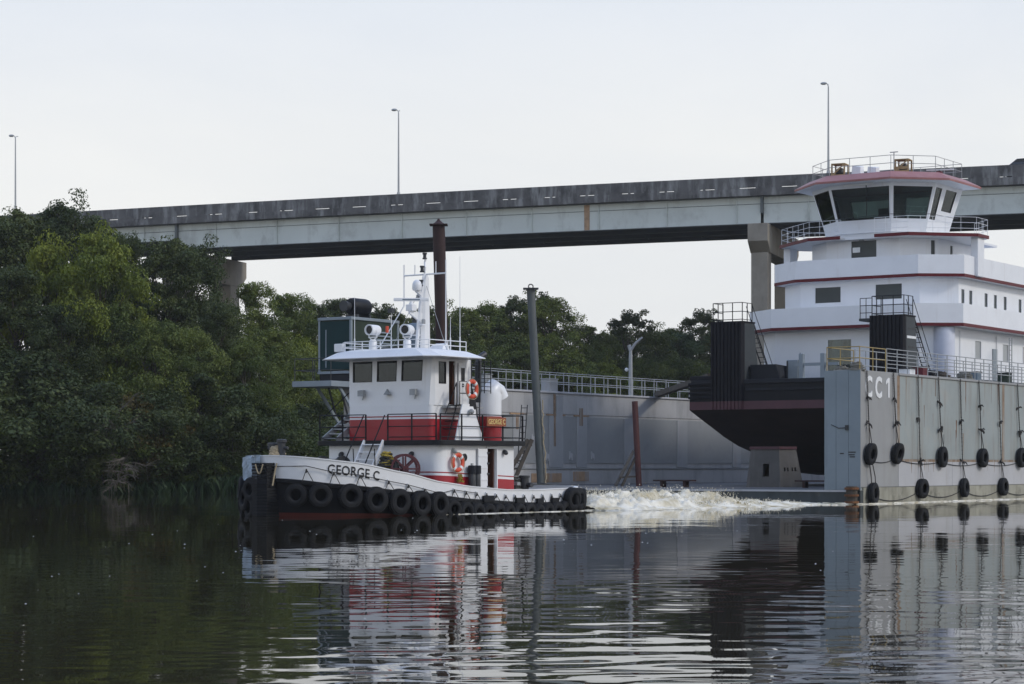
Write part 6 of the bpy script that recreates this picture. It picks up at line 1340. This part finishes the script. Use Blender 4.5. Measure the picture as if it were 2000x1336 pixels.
def wash():
    nu, nv = 260, 80; vs = []; fs = []
    for i in range(nu+1):
        u = i/nu; wid = 5.2*(1-.55*u)
        for j in range(nv+1):
            v = j/nv; p = WA+wd*(u*WL)+wn*(v*wid-.5-.6*math.sin(u*9)*(1-v)*.4); e = interp(env, u)*min(1, v*3.2)**.8*min(1, (1-v)*5)
            ql = wd*(u*WL*.62)+wn*(v*wid*1.25); q = V((ql.x, ql.y, 0)); r_ = 0; a = 1
            for k in range(6): r_ += a*abs(mnoise.noise(q*(1.9**k)+V((k*7.1, 0, 3)))); a *= .56
            z = e*(.22+.98*min(1.0, r_*1.15)) - .03; vs.append((p.x, p.y, z))
    for i in range(nu):
        for j in range(nv): a = i*(nv+1)+j; fs.append((a, a+1, a+nv+2, a+nv+1))
    me = bpy.data.meshes.new('propeller_wash'); me.from_pydata(vs, [], fs); me.materials.append(FOAM); me.polygons.foreach_set('use_smooth', [True]*len(fs)); o = bpy.data.objects.new('propeller_wash', me); COL.objects.link(o)
    tag(o, 'churning cream white propeller wash between tug stern and dry dock', 'foam', kind='stuff')
wash()
rng = np.random.default_rng(4); n = 9000; u = rng.beta(1.15, 1.7, n)*.9; e = np.array([interp(env, x) for x in u]); v = rng.uniform(.15, .9, n)
P_ = np.array([list(WA+wd*(a*WL)+wn*(b*5.2*(1-.55*a)-.5)) for a, b in zip(u, v)]); P_[:, 2] = e*rng.beta(1.7, 2.6, n)*1.4; r_ = rng.uniform(.006, .04, n)*np.where(P_[:, 2] > .45*e, .55, 1.1); vs = []; fs = []
oc = np.array([[1, 0, 0], [-1, 0, 0], [0, 1, 0], [0, -1, 0], [0, 0, 1], [0, 0, -1]], float); of = [(0, 2, 4), (2, 1, 4), (1, 3, 4), (3, 0, 4), (2, 0, 5), (1, 2, 5), (3, 1, 5), (0, 3, 5)]
for k in range(n): vs += [tuple(P_[k]+oc[j]*r_[k]*(1+.8*(j > 3))) for j in range(6)]; fs += [tuple(6*k+i for i in f) for f in of]
me = bpy.data.meshes.new('spray'); me.from_pydata(vs, [], fs); me.materials.append(FOAM); o = bpy.data.objects.new('spray', me); COL.objects.link(o); tag(o, 'white spray drops thrown up over the propeller wash', 'spray', kind='stuff')
# foam lines: low ragged ribbons on the water
def foam_line(pts, w0, name, label, seed, dens=14, hgt=.05):
    rk = random.Random(seed); m = MB()
    for a, b in zip(pts[:-1], pts[1:]):
        a = V(a); b = V(b); d = (b-a); L_ = d.length; d.normalize(); nn = V((-d.y, d.x, 0)); k = int(L_*dens)
        for i in range(k):
            c = a+d*(L_*rk.random())+nn*rk.gauss(0, w0); r_ = rk.uniform(.05, .28)*(1.2 if rk.random() < .1 else .7); h = hgt*rk.uniform(.5, 1.5); ph = rk.uniform(0, 6)
            ring_ = [(c.x+d.x*r_*math.cos(t)*2.2-d.y*r_*.5*math.sin(t)*rk.uniform(.6, 1.3), c.y+d.y*r_*math.cos(t)*2.2+d.x*r_*.5*math.sin(t)*rk.uniform(.6, 1.3), .004) for t in [q*math.pi/4 for q in range(8)]]
            top = [(c.x+(x-c.x)*.5, c.y+(y-c.y)*.5, h) for x, y, z in ring_]; m.loft([ring_, top])
    o = m.build(name, FOAM, smooth=True); tag(o, label, 'foam', kind='stuff')
tw_ = lambda x, y: TM @ V((x, y, 0))
foam_line([tw_(9.5, 3.5), tw_(7, 3.72), tw_(4, 3.78), tw_(1, 3.7), tw_(-.6, 3.2)], .07, 'hull_foam', 'thin white foam line along the tug waterline', 1, 12, .02)
foam_line([tw_(-.4, 3.0), V((4.2, 87.6, 0)), V((8, 92.5, 0)), V((11.2, 97.0, 0)), V((14.2, 100.6, 0))], .45, 'wash_edge_foam', 'flat white foam streaks at the near edge of the propeller wash', 2, 22, .035)
foam_line([DM @ V((-.6, -.5, 0)), DM @ V((.35, .2, 0)), DM @ V((.4, 12, 0)), DM @ V((.6, 30, 0))], .12, 'dock_foam', 'thin white foam line along the dry dock waterline', 3, 12, .04)
foam_line([DM @ V((-14, -.5, 0)), DM @ V((-.5, -.5, 0))], .16, 'pontoon_foam', 'white foam washing along the pontoon end', 4, 12, .06)
# flecks floating on the river
rk = random.Random(77); m = MB()
for i in range(60):
    D = rk.choice((rk.uniform(20, 60), rk.uniform(45, 75))); px = rk.uniform(0, 2000) if rk.random() < .35 else rk.uniform(0, 1050)
    p = at(px, D); r_ = rk.uniform(.005, .013)*(.5+D/70); m.add([(p.x+r_*1.6*math.cos(a), p.y+r_*math.sin(a), .003) for a in [q*math.pi/3 for q in range(6)]]+[(p.x, p.y, .003+r_*.5)], [(j, (j+1) % 6, 6) for j in range(6)])
o = m.build('floating_flecks', M['letter_white']); tag(o, 'tiny pale flecks drifting on the dark river', 'flecks', kind='stuff')

# ------------------------------------------------------------------ humid summer air
hm = bpy.data.materials.new('humid_air'); hm.use_nodes = True; t = hm.node_tree; t.nodes.clear()
o_ = N(t, 'ShaderNodeOutputMaterial'); pv = N(t, 'ShaderNodeVolumePrincipled', Density=.00016, Anisotropy=.2); pv.inputs['Color'].default_value = (.97, .97, .95, 1); t.links.new(pv.outputs[0], o_.inputs['Volume'])
m = MB(); m.box(-860, 860, -160, 1560, -3, 46); o = m.build('haze', hm); tag(o, 'thin humid haze over the whole river', 'haze', kind='stuff')
